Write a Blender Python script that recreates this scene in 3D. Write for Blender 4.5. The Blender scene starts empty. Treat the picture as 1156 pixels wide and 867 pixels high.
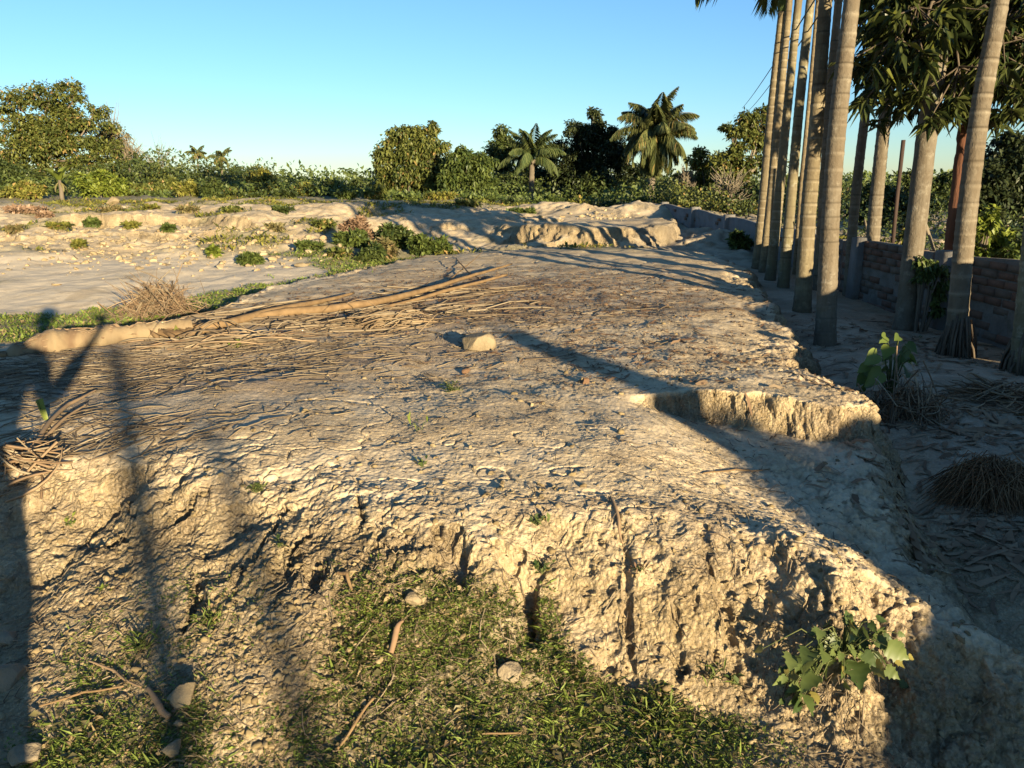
import bpy, math, random
import numpy as np
from mathutils import Vector, Matrix

R = math.radians
scene = bpy.context.scene
C = scene.collection
rng = np.random.default_rng(7)
random.seed(7)

# ------------------------------------------------------------------ camera
CAMZ = 1.62
PITCH = math.atan(225.5 / 870.0)
F = 870.0
cam_d = bpy.data.cameras.new("camera")
cam = bpy.data.objects.new("camera", cam_d)
C.objects.link(cam)
cam.location = (0, 0, CAMZ)
cam.rotation_euler = (math.pi / 2 - PITCH, 0, 0)
cam_d.sensor_width = 36.0
cam_d.lens = 36.0 * F / 1156.0
cam_d.clip_start = 0.02
cam_d.clip_end = 6000
scene.camera = cam

# ------------------------------------------------------------------ sky and sun
SUN_EL = 8.5
SUN_AZ = 28.0          # the sun stands behind the camera, this far round to the right
w = bpy.data.worlds.new("World")
scene.world = w
w.use_nodes = True
nt = w.node_tree
sky = nt.nodes.new('ShaderNodeTexSky')
sky.sky_type = 'NISHITA'
sky.sun_disc = False
sky.sun_elevation = R(SUN_EL)
sky.sun_rotation = R(180.0 - SUN_AZ)
sky.air_density = 1.0
sky.dust_density = 0.1
sky.ozone_density = 4.2
bg = nt.nodes['Background']
nt.links.new(sky.outputs[0], bg.inputs[0])
bg.inputs[1].default_value = 0.076
sd_ = bpy.data.lights.new("sun", 'SUN')
sun = bpy.data.objects.new("sun", sd_)
C.objects.link(sun)
sd_.energy = 5.0
sd_.angle = R(0.55)
sd_.color = (1.0, 0.81, 0.52)
_ce = math.cos(R(SUN_EL))
TRAVEL = Vector((-math.sin(R(SUN_AZ)) * _ce, math.cos(R(SUN_AZ)) * _ce, -math.sin(R(SUN_EL))))
sun.rotation_euler = TRAVEL.to_track_quat('-Z', 'Y').to_euler()
sun.location = (8, -16, 12)
vs = scene.view_settings
vs.view_transform = 'Standard'
vs.look = 'None'
vs.exposure = 1.68
vs.gamma = 1.0
vs.use_curve_mapping = False
scene.render.engine = 'CYCLES'
scene.cycles.max_bounces = 6
scene.cycles.transparent_max_bounces = 4
try:
    scene.cycles.use_denoising = True
except Exception:
    pass

# ------------------------------------------------------------------ helpers
CP, SP = math.cos(PITCH), math.sin(PITCH)

def ray(u, v):
    xc = (u - 578.0) / F
    yc = (433.5 - v) / F
    return np.array([xc, CP + yc * SP, yc * CP - SP])

def on_z(u, v, z):
    d = ray(u, v)
    t = (z - CAMZ) / d[2]
    return np.array([d[0] * t, d[1] * t, z])

def at_y(u, v, Y):
    d = ray(u, v)
    t = Y / d[1]
    return np.array([d[0] * t, Y, CAMZ + d[2] * t])

def sstep(a, b, x):
    t = np.clip((x - a) / (b - a), 0, 1)
    return t * t * (3 - 2 * t)

def _h(ix, iy, iz, seed):
    n = (ix.astype(np.uint32) * np.uint32(374761393) + iy.astype(np.uint32) * np.uint32(668265263)
         + iz.astype(np.uint32) * np.uint32(2147483647) + np.uint32((seed * 974711 + 13) & 0xffffffff))
    n = (n ^ (n >> np.uint32(13))) * np.uint32(1274126177)
    n = n ^ (n >> np.uint32(16))
    n = n * np.uint32(2246822519)
    n = n ^ (n >> np.uint32(15))
    return (n & np.uint32(0xffffff)).astype(np.float32) / np.float32(0xffffff) * 2 - 1

def noise3(x, y, z, seed=0):
    x0 = np.floor(x); y0 = np.floor(y); z0 = np.floor(z)
    fx = (x - x0).astype(np.float32); fy = (y - y0).astype(np.float32); fz = (z - z0).astype(np.float32)
    ix = x0.astype(np.int64); iy = y0.astype(np.int64); iz = z0.astype(np.int64)
    ux = fx * fx * fx * (fx * (fx * 6 - 15) + 10)
    uy = fy * fy * fy * (fy * (fy * 6 - 15) + 10)
    uz = fz * fz * fz * (fz * (fz * 6 - 15) + 10)
    r = 0
    for dz in (0, 1):
        wz = uz if dz else 1 - uz
        for dy in (0, 1):
            wy = uy if dy else 1 - uy
            a = _h(ix, iy + dy, iz + dz, seed); b = _h(ix + 1, iy + dy, iz + dz, seed)
            r = r + wz * wy * (a + (b - a) * ux)
    return r

def noise2(x, y, seed=0):
    x0 = np.floor(x); y0 = np.floor(y)
    fx = (x - x0).astype(np.float32); fy = (y - y0).astype(np.float32)
    ix = x0.astype(np.int64); iy = y0.astype(np.int64); iz = np.zeros_like(ix)
    ux = fx * fx * fx * (fx * (fx * 6 - 15) + 10)
    uy = fy * fy * fy * (fy * (fy * 6 - 15) + 10)
    a = _h(ix, iy, iz, seed); b = _h(ix + 1, iy, iz, seed)
    c = _h(ix, iy + 1, iz, seed); d = _h(ix + 1, iy + 1, iz, seed)
    return (a + (b - a) * ux) * (1 - uy) + (c + (d - c) * ux) * uy

def fbm2(x, y, o=4, seed=0, gain=0.5):
    r = 0; a = 1.0; s = 0
    for i in range(o):
        r = r + a * noise2(x * 2 ** i + i * 17.3, y * 2 ** i - i * 9.1, seed + i); s += a; a *= gain
    return r / s

def fbm3(x, y, z, o=3, seed=0, gain=0.5):
    r = 0; a = 1.0; s = 0
    for i in range(o):
        k = 2.03 ** i
        r = r + a * noise3(x * k + i * 17.3, y * k - i * 9.1, z * k + i * 5.7, seed + i); s += a; a *= gain
    return r / s

def worley3(x, y, z, seed=0):
    """distance to nearest and second nearest jittered cell point"""
    x0 = np.floor(x); y0 = np.floor(y); z0 = np.floor(z)
    f1 = np.full(x.shape, 9.0, np.float32); f2 = f1.copy(); cid = f1 * 0
    for dx in (-1, 0, 1):
        for dy in (-1, 0, 1):
            for dz in (-1, 0, 1):
                ix = (x0 + dx).astype(np.int64); iy = (y0 + dy).astype(np.int64); iz = (z0 + dz).astype(np.int64)
                px = ix + 0.5 + 0.45 * _h(ix, iy, iz, seed) - x
                py = iy + 0.5 + 0.45 * _h(ix, iy, iz, seed + 1) - y
                pz = iz + 0.5 + 0.45 * _h(ix, iy, iz, seed + 2) - z
                d = np.sqrt(px * px + py * py + pz * pz).astype(np.float32)
                f2 = np.minimum(f2, np.maximum(f1, d)); cid = np.where(d < f1, _h(ix, iy, iz, seed + 3), cid); f1 = np.minimum(f1, d)
    return f1, f2, cid

def poly_sd(x, y, poly):
    """signed distance, positive inside"""
    P = np.asarray(poly, float)
    d = np.full(x.shape, 1e9); ins = np.zeros(x.shape, bool)
    n = len(P)
    for i in range(n):
        ax, ay = P[i]; bx, by = P[(i + 1) % n]
        ex, ey = bx - ax, by - ay
        wx, wy = x - ax, y - ay
        t = np.clip((wx * ex + wy * ey) / (ex * ex + ey * ey + 1e-12), 0, 1)
        d = np.minimum(d, (wx - ex * t) ** 2 + (wy - ey * t) ** 2)
        c = ((ay <= y) & (by > y)) | ((by <= y) & (ay > y))
        xi = ax + (y - ay) / (by - ay if by != ay else 1e-9) * ex
        ins ^= c & (x < xi)
    d = np.sqrt(d)
    return np.where(ins, d, -d)

def mesh_np(name, V, F4=None, F3=None, mat=None, parent=None, smooth=False, attrs=None, link=True):
    me = bpy.data.meshes.new(name)
    V = np.asarray(V, np.float32)
    n4 = 0 if F4 is None else len(F4); n3 = 0 if F3 is None else len(F3)
    me.vertices.add(len(V)); me.vertices.foreach_set('co', V.ravel())
    idx = []
    if n4: idx.append(np.asarray(F4, np.int32).ravel())
    if n3: idx.append(np.asarray(F3, np.int32).ravel())
    idx = np.concatenate(idx)
    me.loops.add(len(idx)); me.loops.foreach_set('vertex_index', idx)
    me.polygons.add(n4 + n3)
    st = np.concatenate([np.arange(n4) * 4, n4 * 4 + np.arange(n3) * 3]).astype(np.int32)
    me.polygons.foreach_set('loop_start', st)
    if smooth:
        me.polygons.foreach_set('use_smooth', np.ones(n4 + n3, bool))
    if attrs:
        for k, a in attrs.items():
            at = me.attributes.new(k, 'FLOAT', 'POINT'); at.data.foreach_set('value', np.asarray(a, np.float32))
    me.update(calc_edges=True)
    if mat: me.materials.append(mat)
    if not link: return me
    return obj(name, me, parent)

def obj(name, me, parent=None):
    o = bpy.data.objects.new(name, me); C.objects.link(o)
    if parent: o.parent = parent
    return o

def tag(o, label, cat, group=None, kind=None):
    if label: o['label'] = label
    if cat: o['category'] = cat
    if group: o['group'] = group
    if kind: o['kind'] = kind
    return o

def empty(name, loc, label, cat, group=None, rz=0.0):
    o = bpy.data.objects.new(name, None); C.objects.link(o)
    o.empty_display_size = 0.2
    o.location = [float(a) for a in loc]; o.rotation_euler = (0, 0, rz)
    return tag(o, label, cat, group)

def copy_thing(o, loc, label, rz=0.0, sc=1.0, group=None):
    c = o.copy(); C.objects.link(c)
    c.location = [float(a) for a in loc]; c.rotation_euler = (0, 0, rz); c.scale = (sc, sc, sc)
    c['label'] = label
    if group: c['group'] = group
    for ch in list(o.children):
        k = ch.copy(); C.objects.link(k); k.parent = c
        for g in list(ch.children):
            q = g.copy(); C.objects.link(q); q.parent = k
    return c

class Geo:
    def __init__(s):
        s.v = []; s.q = []; s.t = []; s.n = 0
    def add(s, V, Q=None, T=None):
        V = np.asarray(V, float).reshape(-1, 3)
        if Q is not None and len(Q): s.q.append(np.asarray(Q) + s.n)
        if T is not None and len(T): s.t.append(np.asarray(T) + s.n)
        s.v.append(V); s.n += len(V)
    def tube(s, pts, rad, seg=8, cap=True, wob=0.0, phase=0.0):
        pts = np.asarray(pts, float); n = len(pts)
        rad = np.broadcast_to(np.asarray(rad, float), (n,))
        tan = np.gradient(pts, axis=0); tan /= np.linalg.norm(tan, axis=1, keepdims=True) + 1e-12
        ref = np.array([0, 0, 1.0]) if abs(tan[:, 2]).mean() < 0.8 else np.array([1.0, 0, 0])
        a = np.cross(tan, ref); a /= np.linalg.norm(a, axis=1, keepdims=True) + 1e-12
        b = np.cross(tan, a)
        th = np.linspace(0, 2 * math.pi, seg, endpoint=False) + phase
        rr = rad[:, None] * (1 + (wob * rng.standard_normal((n, seg)) if wob else 0))
        V = pts[:, None, :] + rr[..., None] * (np.cos(th)[None, :, None] * a[:, None, :] + np.sin(th)[None, :, None] * b[:, None, :])
        i = np.arange(n - 1)[:, None] * seg; j = np.arange(seg)[None, :]; k = (j + 1) % seg
        Q = np.stack([i + j, i + k, i + seg + k, i + seg + j], -1).reshape(-1, 4)
        V = V.reshape(-1, 3); T = None
        if cap:
            V = np.vstack([V, pts[0], pts[-1]]); c0 = n * seg; jj = np.arange(seg); kk = (jj + 1) % seg
            T = np.vstack([np.stack([kk, jj, np.full(seg, c0)], -1),
                           np.stack([(n - 1) * seg + jj, (n - 1) * seg + kk, np.full(seg, c0 + 1)], -1)])
        s.add(V, Q, T)
    def box(s, c, size, rz=0.0, jit=0.0):
        c = np.asarray(c, float); hx, hy, hz = np.asarray(size, float) / 2
        V = np.array([[sx * hx, sy * hy, sz * hz] for sz in (-1, 1) for sy in (-1, 1) for sx in (-1, 1)])
        if jit: V = V + rng.uniform(-jit, jit, V.shape)
        ca, sa = math.cos(rz), math.sin(rz)
        V = np.stack([V[:, 0] * ca - V[:, 1] * sa, V[:, 0] * sa + V[:, 1] * ca, V[:, 2]], -1) + c
        Q = [[0, 2, 3, 1], [4, 5, 7, 6], [0, 1, 5, 4], [2, 6, 7, 3], [0, 4, 6, 2], [1, 3, 7, 5]]
        s.add(V, Q)
    def leaves(s, pos, dirv, nrm, L, W, fold=0.25, droop=0.0):
        """kite shaped leaves folded along the midrib: 4 verts, 2 tris each"""
        pos = np.asarray(pos, float); n = len(pos)
        d = dirv / (np.linalg.norm(dirv, axis=1, keepdims=True) + 1e-9)
        sdv = np.cross(d, nrm); sdv /= np.linalg.norm(sdv, axis=1, keepdims=True) + 1e-9
        up = np.cross(sdv, d)
        L = np.broadcast_to(L, (n,))[:, None]; W = np.broadcast_to(W, (n,))[:, None]
        mid = pos + d * L * 0.45
        lf = mid + sdv * W * 0.5 + up * W * fold
        rt = mid - sdv * W * 0.5 + up * W * fold
        tip = pos + d * L - np.array([0, 0, 1.0]) * L * droop
        V = np.stack([pos, lf, tip, rt], 1).reshape(-1, 3)
        k = np.arange(n)[:, None] * 4
        T = np.concatenate([k + np.array([0, 2, 1]), k + np.array([0, 3, 2])], 0)
        s.add(V, None, T)
    def mesh(s, name, mat, smooth=False):
        V = np.vstack(s.v)
        return mesh_np(name, V, np.vstack(s.q) if s.q else None, np.vstack(s.t) if s.t else None, mat, None, smooth, link=False)
    def build(s, name, mat, parent=None, smooth=False):
        return obj(name, s.mesh(name, mat, smooth), parent)

def rand_dirs(n):
    d = rng.standard_normal((n, 3)); return d / np.linalg.norm(d, axis=1, keepdims=True)

# ------------------------------------------------------------------ materials
def newmat(name):
    m = bpy.data.materials.new(name); m.use_nodes = True
    t = m.node_tree; b = t.nodes['Principled BSDF']
    return m, t, b

def N(t, typ, **kw):
    n = t.nodes.new(typ)
    for k, v in kw.items():
        setattr(n, k, v)
    return n

def noise_node(t, scale, detail=4, rough=0.55, coord=None, dist=0.0):
    n = N(t, 'ShaderNodeTexNoise'); n.inputs['Scale'].default_value = scale
    n.inputs['Detail'].default_value = detail; n.inputs['Roughness'].default_value = rough
    n.inputs['Distortion'].default_value = dist
    if coord is not None: t.links.new(coord, n.inputs['Vector'])
    return n

def ramp(t, fac, stops):
    r = N(t, 'ShaderNodeValToRGB')
    e = r.color_ramp.elements
    while len(e) < len(stops): e.new(0.5)
    for i, (p, c) in enumerate(stops):
        e[i].position = p
        e[i].color = (*c, 1) if len(c) == 3 else c
    t.links.new(fac, r.inputs[0]); return r

def mixc(t, fac, a, b, mode='MIX'):
    m = N(t, 'ShaderNodeMix', data_type='RGBA', blend_type=mode)
    for s, v in ((m.inputs[0], fac), (m.inputs[6], a), (m.inputs[7], b)):
        if hasattr(v, 'is_output'): t.links.new(v, s)
        elif isinstance(v, (int, float)): s.default_value = v
        else: s.default_value = (*v, 1)
    return m.outputs[2]

def mth(t, op, a, b=None):
    m = N(t, 'ShaderNodeMath', operation=op)
    for s, v in ((m.inputs[0], a), (m.inputs[1], b)):
        if v is None: continue
        if hasattr(v, 'is_output'): t.links.new(v, s)
        else: s.default_value = v
    return m.outputs[0]

def leaf_mat(name, dark, light, dry=None, drya=0.06, scale=0.9, trans=0.25, rough=0.5):
    """per-leaf tone plus slow tone changes through the crown, a little light passing through"""
    m, t, b = newmat(name)
    g = N(t, 'ShaderNodeNewGeometry'); tc = N(t, 'ShaderNodeTexCoord')
    nz = noise_node(t, scale, 3, 0.6, tc.outputs['Object'])
    f = mth(t, 'ADD', mth(t, 'MULTIPLY', g.outputs['Random Per Island'], 0.55), mth(t, 'MULTIPLY', mth(t, 'SUBTRACT', nz.outputs[0], 0.25), 0.9))
    r = ramp(t, f, [(0.15, dark), (0.85, light)])
    col = r.outputs[0]
    if dry:
        wn = N(t, 'ShaderNodeTexWhiteNoise', noise_dimensions='1D'); t.links.new(g.outputs['Random Per Island'], wn.inputs['W'])
        col = mixc(t, mth(t, 'LESS_THAN', wn.outputs['Value'], drya), col, dry)
    t.links.new(col, b.inputs['Base Color'])
    b.inputs['Roughness'].default_value = rough
    b.inputs['Specular IOR Level'].default_value = 0.3
    tr = N(t, 'ShaderNodeBsdfTranslucent'); t.links.new(col, tr.inputs['Color'])
    mx = N(t, 'ShaderNodeMixShader'); mx.inputs[0].default_value = trans
    t.links.new(b.outputs[0], mx.inputs[1]); t.links.new(tr.outputs[0], mx.inputs[2])
    t.links.new(mx.outputs[0], t.nodes['Material Output'].inputs['Surface'])
    return m

def bark_mat(name, a, b_, c=None, scale=6, stretch=(1, 1, 0.25), bump=0.3, spots=None):
    m, t, b = newmat(name)
    tc = N(t, 'ShaderNodeTexCoord'); mp = N(t, 'ShaderNodeMapping'); mp.inputs['Scale'].default_value = stretch
    t.links.new(tc.outputs['Object'], mp.inputs[0])
    n1 = noise_node(t, scale, 6, 0.65, mp.outputs[0]); n2 = noise_node(t, scale * 4, 4, 0.6, mp.outputs[0])
    st = [(0.3, a), (0.7, b_)] if c is None else [(0.25, a), (0.5, b_), (0.75, c)]
    col = ramp(t, n1.outputs[0], st).outputs[0]
    col = mixc(t, mth(t, 'MULTIPLY', n2.outputs[0], 0.5), col, a)
    if spots:
        n3 = noise_node(t, scale * 1.7, 5, 0.7, tc.outputs['Object'])
        col = mixc(t, ramp(t, n3.outputs[0], [(0.54, (0, 0, 0)), (0.64, (1, 1, 1))]).outputs[0], col, spots)
    t.links.new(col, b.inputs['Base Color']); b.inputs['Roughness'].default_value = 0.9
    b.inputs['Specular IOR Level'].default_value = 0.15
    bp = N(t, 'ShaderNodeBump'); bp.inputs['Strength'].default_value = bump; bp.inputs['Distance'].default_value = 0.02
    t.links.new(n2.outputs[0], bp.inputs['Height']); t.links.new(bp.outputs[0], b.inputs['Normal'])
    return m

def island_mat(name, cols, rough=0.9, nscale=20, bump=0.2):
    m, t, b = newmat(name)
    g = N(t, 'ShaderNodeNewGeometry'); tc = N(t, 'ShaderNodeTexCoord')
    n = noise_node(t, nscale, 4, 0.6, tc.outputs['Object'])
    cols = list(cols) * 2 if len(cols) == 1 else cols
    st = [(i / max(1, len(cols) - 1), c) for i, c in enumerate(cols)]
    r = ramp(t, g.outputs['Random Per Island'], st)
    col = mixc(t, mth(t, 'MULTIPLY', n.outputs[0], 0.6), r.outputs[0], tuple(0.45 * x for x in cols[len(cols) // 2]))
    t.links.new(col, b.inputs['Base Color']); b.inputs['Roughness'].default_value = rough
    b.inputs['Specular IOR Level'].default_value = 0.15
    bp = N(t, 'ShaderNodeBump'); bp.inputs['Strength'].default_value = bump; bp.inputs['Distance'].default_value = 0.01
    t.links.new(n.outputs[0], bp.inputs['Height']); t.links.new(bp.outputs[0], b.inputs['Normal'])
    return m
# ------------------------------------------------------------------ terrain
ZP = 0.50     # top of the earth mound; the grass at the photographer's feet is 0

def zpts(z, L): return [tuple(on_z(u, v, z)[:2]) for u, v in L]

RIM = (zpts(ZP, [(-420, 500), (-200, 515), (0, 520), (120, 518), (200, 545), (280, 540), (350, 555), (430, 575), (500, 590),
                 (560, 588), (620, 578), (700, 580), (790, 592), (870, 602), (925, 616), (962, 628)])
       + [(1.2, 2.26), (1.34, 2.2), (1.48, 2.16), (1.72, 2.10), (1.9, 2.1), (1.66, 2.36), (1.68, 2.7), (1.74, 3.05), (1.76, 3.4), (1.9, 3.7), (2.0, 4.0)]
       + zpts(ZP, [(968, 424), (908, 402), (896, 372), (886, 352),
                   (866, 332), (852, 312), (846, 300), (800, 284), (740, 279), (640, 277), (540, 280), (470, 286), (400, 300), (330, 312), (270, 326), (225, 346), (150, 356), (0, 372), (-150, 392), (-500, 420)])
       + [(-7.5, 4.2)])
BANK = [(0.25, 15.6), (1.2, 15.3), (2.4, 15.35), (3.15, 15.7), (3.35, 16.6), (3.5, 18.5), (2.8, 20.5), (1.0, 21), (-0.3, 18.8), (-0.1, 16.6)]

def dig(x, y, p, rx, ry, ang=0.0, pw=4):
    ca, sa = math.cos(ang), math.sin(ang)
    dx, dy = x - p[0], y - p[1]
    a = (dx * ca + dy * sa) / rx; b = (-dx * sa + dy * ca) / ry
    return np.exp(-((a * a + b * b) ** (pw / 2)))

def terrain(x, y):
    """height and masks of the land; x, y arrays"""
    x = np.asarray(x, float); y = np.asarray(y, float)
    r = np.hypot(x, y)
    near = sstep(30, 14, r)
    # ---- land round the mound
    left = sstep(-1.0, -2.6, x) * sstep(4.0, 6.5, y)
    rightlow = sstep(1.4, 2.4, x)
    base = 0.0 + 0.02 * fbm2(x * 1.5, y * 1.5, 3, 11)
    grassy = sstep(1.62, 2.5, y + 0.1 * fbm2(x * 2, y * 2, 2, 5)) * np.exp(-((x + 0.42) / 0.72) ** 2)
    base = base + 0.30 * grassy + 0.10 * sstep(1.7, 2.6, y) * np.exp(-((x + 1.5) / 0.7) ** 2)
    base = base - 0.14 * sstep(1.05, 1.35, x) * sstep(2.6, 2.1, y) 
    base = base * (1 - sstep(4, 6, y)) + ((0.20 + 0.20 * sstep(7.0, 13.5, y)) * left + 0.16 * rightlow * (1 - sstep(9, 16, y)) + 0.42 * rightlow * sstep(9, 16, y)
                                           + 0.36 * (1 - left) * (1 - rightlow)) * sstep(3.6, 6, y) + 0.1 * rightlow * sstep(1.6, 3, y) * (1 - sstep(4, 6, y))
    base = base + near * 0.05 * fbm2(x * 0.9 + 3, y * 0.9, 4, 21) * sstep(2.5, 4, r)
    # banks to the left and beyond
    wob = 2.6 * fbm2(x * 0.24, y * 0.24, 4, 31, 0.55)
    clf = sstep(-0.15, 0.25, fbm2(x * 0.35 + 2, y * 0.15, 2, 36))
    bl = sstep(13.2, 15.5, y + wob) * 0.20 + (sstep(16.9, 17.25, y + wob * 0.8 + 0.25 * fbm2(x * 1.3, y * 1.3, 3, 33)) * 0.24 * clf + sstep(16.2, 18.4, y + wob) * 0.24 * (1 - clf) + sstep(15.0, 15.3, y + wob * 0.6 + 0.3 * fbm2(x * 1.1 + 5, y * 1.1, 3, 34)) * 0.12 * clf - 0.02) + sstep(18, 21.5, y + 1.4 * wob) * 0.18
    notch = 1 - 0.75 * dig(x, y, (-1.5, 15.0), 1.6, 2.2) - 0.35 * dig(x, y, (-4.6, 19.6), 1.6, 0.9)
    base = base + bl * sstep(2.8, 0.2, x) * notch
    base = base + 0.42 * sstep(2.0, 5.0, x) * sstep(17, 24, y)
    fieldrough = sstep(11, 14, y) * sstep(60, 25, r)
    base = base + fieldrough * (0.18 * fbm2(x * 0.8, y * 0.8, 5, 41, 0.6) * sstep(12.5, 15, y) + 0.02 * fbm2(x * 0.8, y * 0.8, 4, 42) + 0.05 * np.abs(fbm2(x * 2.2, y * 2.2, 3, 43)))
    sdb = poly_sd(x + 0.45 * fbm2(x * 1.3, y * 1.3, 3, 51), y + 0.55 * fbm2(x * 1.6, y * 1.2, 3, 52), BANK)
    bk = sstep(-0.46, 0.16, sdb + 0.1 * fbm2(x * 5, y * 5, 3, 55))
    base = base + bk * (0.82 + 0.09 * fbm2(x * 1.2, y * 1.2, 3, 53) - base) * (base < 0.82)
    pile = dig(x, y, (2.75, 22.0), 2.1, 1.5, 0, 2.6)
    base = base + pile * (0.56 + 0.10 * fbm2(x * 1.5, y * 1.5, 4, 54))
    # small spoil heaps by the right end of the bank
    base = base + 0.28 * dig(x, y, (4.15, 15.6), 0.8, 0.7, 0.4, 2.4) + 0.22 * dig(x, y, (4.5, 17.6), 0.9, 0.8, 0, 2.4)
    # gully edge beside the palms
    base = base - 0.05 * dig(x, y, (2.3, 5.4), 0.3, 2.2, -0.2, 2)
    # ---- the mound
    wn = 0.11 * fbm2(x * 2.1, y * 2.1, 4, 61, 0.55) + 0.035 * fbm2(x * 9, y * 9, 3, 62)
    farw = sstep(9, 5, y)
    sd = poly_sd(x, y, RIM) + 0.16 * fbm2(x * 1.1 + 7, y * 1.5, 3, 66, 0.6) * sstep(1.6, 2.1, x) * sstep(4.2, 5.2, y) + wn * (0.55 + 0.45 * farw)
    wd = 0.15 + 0.06 * sstep(1.05, 1.3, x) * sstep(3.4, 2.9, y) + 0.23 * sstep(3.6, 2.6, y) * sstep(1.3, 0.5, x) + 0.20 * sstep(-0.55, -0.95, x) * sstep(4, 3, y) + 0.25 * left
    wd = wd + 0.08 * fbm2(x * 1.7 + 9, y * 1.7, 2, 63)
    s = -sd / np.maximum(wd, 0.1)
    f = 1 - sstep(-0.6, 1.0, s)
    f = f + 0.10 * np.sin(f * 9 + 4 * fbm2(x * 1.2, y * 1.2, 2, 64)) * f * (1 - f) * 2
    ins = sstep(0.0, 0.9, sd)
    top = ZP - 0.055 * (1 - ins) + 0.035 * fbm2(x * 0.8, y * 0.8, 4, 71) + 0.012 * fbm2(x * 4, y * 4, 3, 72)
    top = top - 0.05 * sstep(0.9, 1.5, x) * sstep(3.2, 2.4, y) + 0.03 * sstep(5, 9, y) * sstep(-1, 1, x)
    top = top - 0.06 * sstep(-1.2, -2.6, x) * sstep(7.2, 5.5, y)
    top = top - 0.18 * sstep(0.45, 1.2, x) * sstep(2.35, 3.0, y) * sstep(0.0, -0.12, y - (4.28 - 0.14 * x) + 0.13 * fbm2(x * 3, y * 3, 3, 73))
    top = top - 0.17 * sstep(0.95, 1.5, x) * sstep(3.1, 2.3, y) - 0.05 * sstep(1.2, 1.7, x) * sstep(3.6, 3.0, y)
    h = base + (top - base) * f
    onface = np.clip(4 * f * (1 - f), 0, 1)
    # hand-placed hollows and cracks in the face
    cav = np.zeros_like(h)
    # deep upright notches cut into the front face
    gul = np.abs(fbm2(x * 2.3 + 1.7, y * 0.9, 3, 65))
    cav = cav + 0.042 * sstep(0.075, 0.0, gul) * onface * sstep(3.6, 2.9, y)
    for (u, v, z, rx, ry, an, dp) in [(512, 628, 0.36, 0.055, 0.11, 0.35, 0.10), (585, 640, 0.33, 0.07, 0.045, -0.3, 0.08), (600, 700, 0.17, 0.035, 0.10, 0.0, 0.10),
                                      (215, 640, 0.33, 0.02, 0.14, 0.15, 0.06), (765, 700, 0.24, 0.03, 0.08, 0.0, 0.05), (355, 640, 0.33, 0.03, 0.06, 0.2, 0.05),
                                      (340, 580, 0.45, 0.012, 0.09, -0.3, 0.05), (405, 560, 0.48, 0.012, 0.09, 0.25, 0.05), (120, 545, 0.48, 0.10, 0.018, -0.25, 0.06), (200, 550, 0.46, 0.09, 0.014, 0.7, 0.05)]:
        p = on_z(u, v, z)
        cav += dp * dig(x + 0.02 * noise2(x * 30, y * 30, 3), y + 0.02 * noise2(x * 30, y * 30, 4), p, rx, ry, an)
    h = h - cav
    masks = dict(f=f, face=onface, sd=sd, near=near, grassy=grassy, left=left, bank=bk * sstep(0.5, 0.0, sdb), pile=pile)
    return h, masks

# polar sheet round the standpoint, finer where the photo looks and where the land is steep
azd = np.linspace(R(-43), R(43), 960)
azc = np.linspace(R(43), R(317), 110)[1:-1]
az = np.concatenate([azd, azc])
NR = 1450
rs = np.concatenate([np.geomspace(0.5, 30, 1500), np.geomspace(30, 4000, 60)[1:]])
AZ, RR = np.meshgrid(az, rs, indexing='ij')
hh, _ = terrain(RR * np.sin(AZ), RR * np.cos(AZ))
sl = np.abs(np.gradient(hh, axis=1) / np.gradient(rs)[None, :])
k = np.ones(31) / 31
sl = np.apply_along_axis(lambda c: np.convolve(c, k, 'same'), 1, np.minimum(sl, 5))
sl[:960] = np.apply_along_axis(lambda c: np.convolve(np.pad(c, 12, 'edge'), np.ones(25) / 25, 'valid'), 0, sl[:960])
wr = np.where(rs < 1.4, 0.2, np.where(rs < 3.6, 1.7, np.where(rs < 12, 1.0, np.where(rs < 26, 0.9, 0.12))))[None, :]
dens = np.sqrt(1 + sl ** 2) / rs[None, :] * wr
M = np.concatenate([np.zeros((len(az), 1)), np.cumsum((dens[:, 1:] + dens[:, :-1]) / 2 * np.diff(rs)[None, :], 1)], 1)
RG = np.stack([np.interp(np.linspace(0, M[i, -1], NR), M[i], rs) for i in range(len(az))])
AG = np.repeat(az[:, None], NR, 1)
X = RG * np.sin(AG); Y = RG * np.cos(AG)
Z, MK = terrain(X, Y)
Pg = np.stack([X, Y, Z], -1)

def grid_normals(P):
    da = np.roll(P, -1, 0) - np.roll(P, 1, 0)
    dr = np.gradient(P, axis=1)
    n = np.cross(da, dr)
    n /= np.linalg.norm(n, axis=2, keepdims=True) + 1e-12
    return np.where(n[..., 2:3] < 0, -n, n)

Nn = grid_normals(Pg)
steep = sstep(0.97, 0.75, Nn[..., 2])
msk = (RG < 26) & (np.abs(((AG + math.pi) % (2 * math.pi)) - math.pi) < R(60))
x_, y_, z_ = X[msk], Y[msk], Z[msk]
st_, fc_ = steep[msk], MK['face'][msk]
moundy = MK['f'][msk]
rl = RG[msk]
onm = np.clip(moundy + fc_, 0, 1)
amp = 0.30 + 0.9 * np.maximum(fc_ * 0.8, st_) 
facy = np.maximum(fc_, st_)
facy = np.maximum(facy, 0.75 * sstep(0.95, 1.35, x_) * sstep(3.9, 3.3, y_) * moundy)
facy = np.maximum(facy, 0.45 * sstep(0.5, 0.15, MK['sd'][msk]) * moundy * sstep(14, 10, rl))
wx_ = x_ + 0.03 * noise3(x_ * 7, y_ * 7, z_ * 7, 5); wy_ = y_ + 0.03 * noise3(x_ * 7, y_ * 7, z_ * 7, 6)
d = 0.026 * fbm3(x_ * 4, y_ * 4, z_ * 4, 3, 101) * (0.22 + 0.9 * facy)
fine0 = sstep(9, 5, rl)
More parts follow.
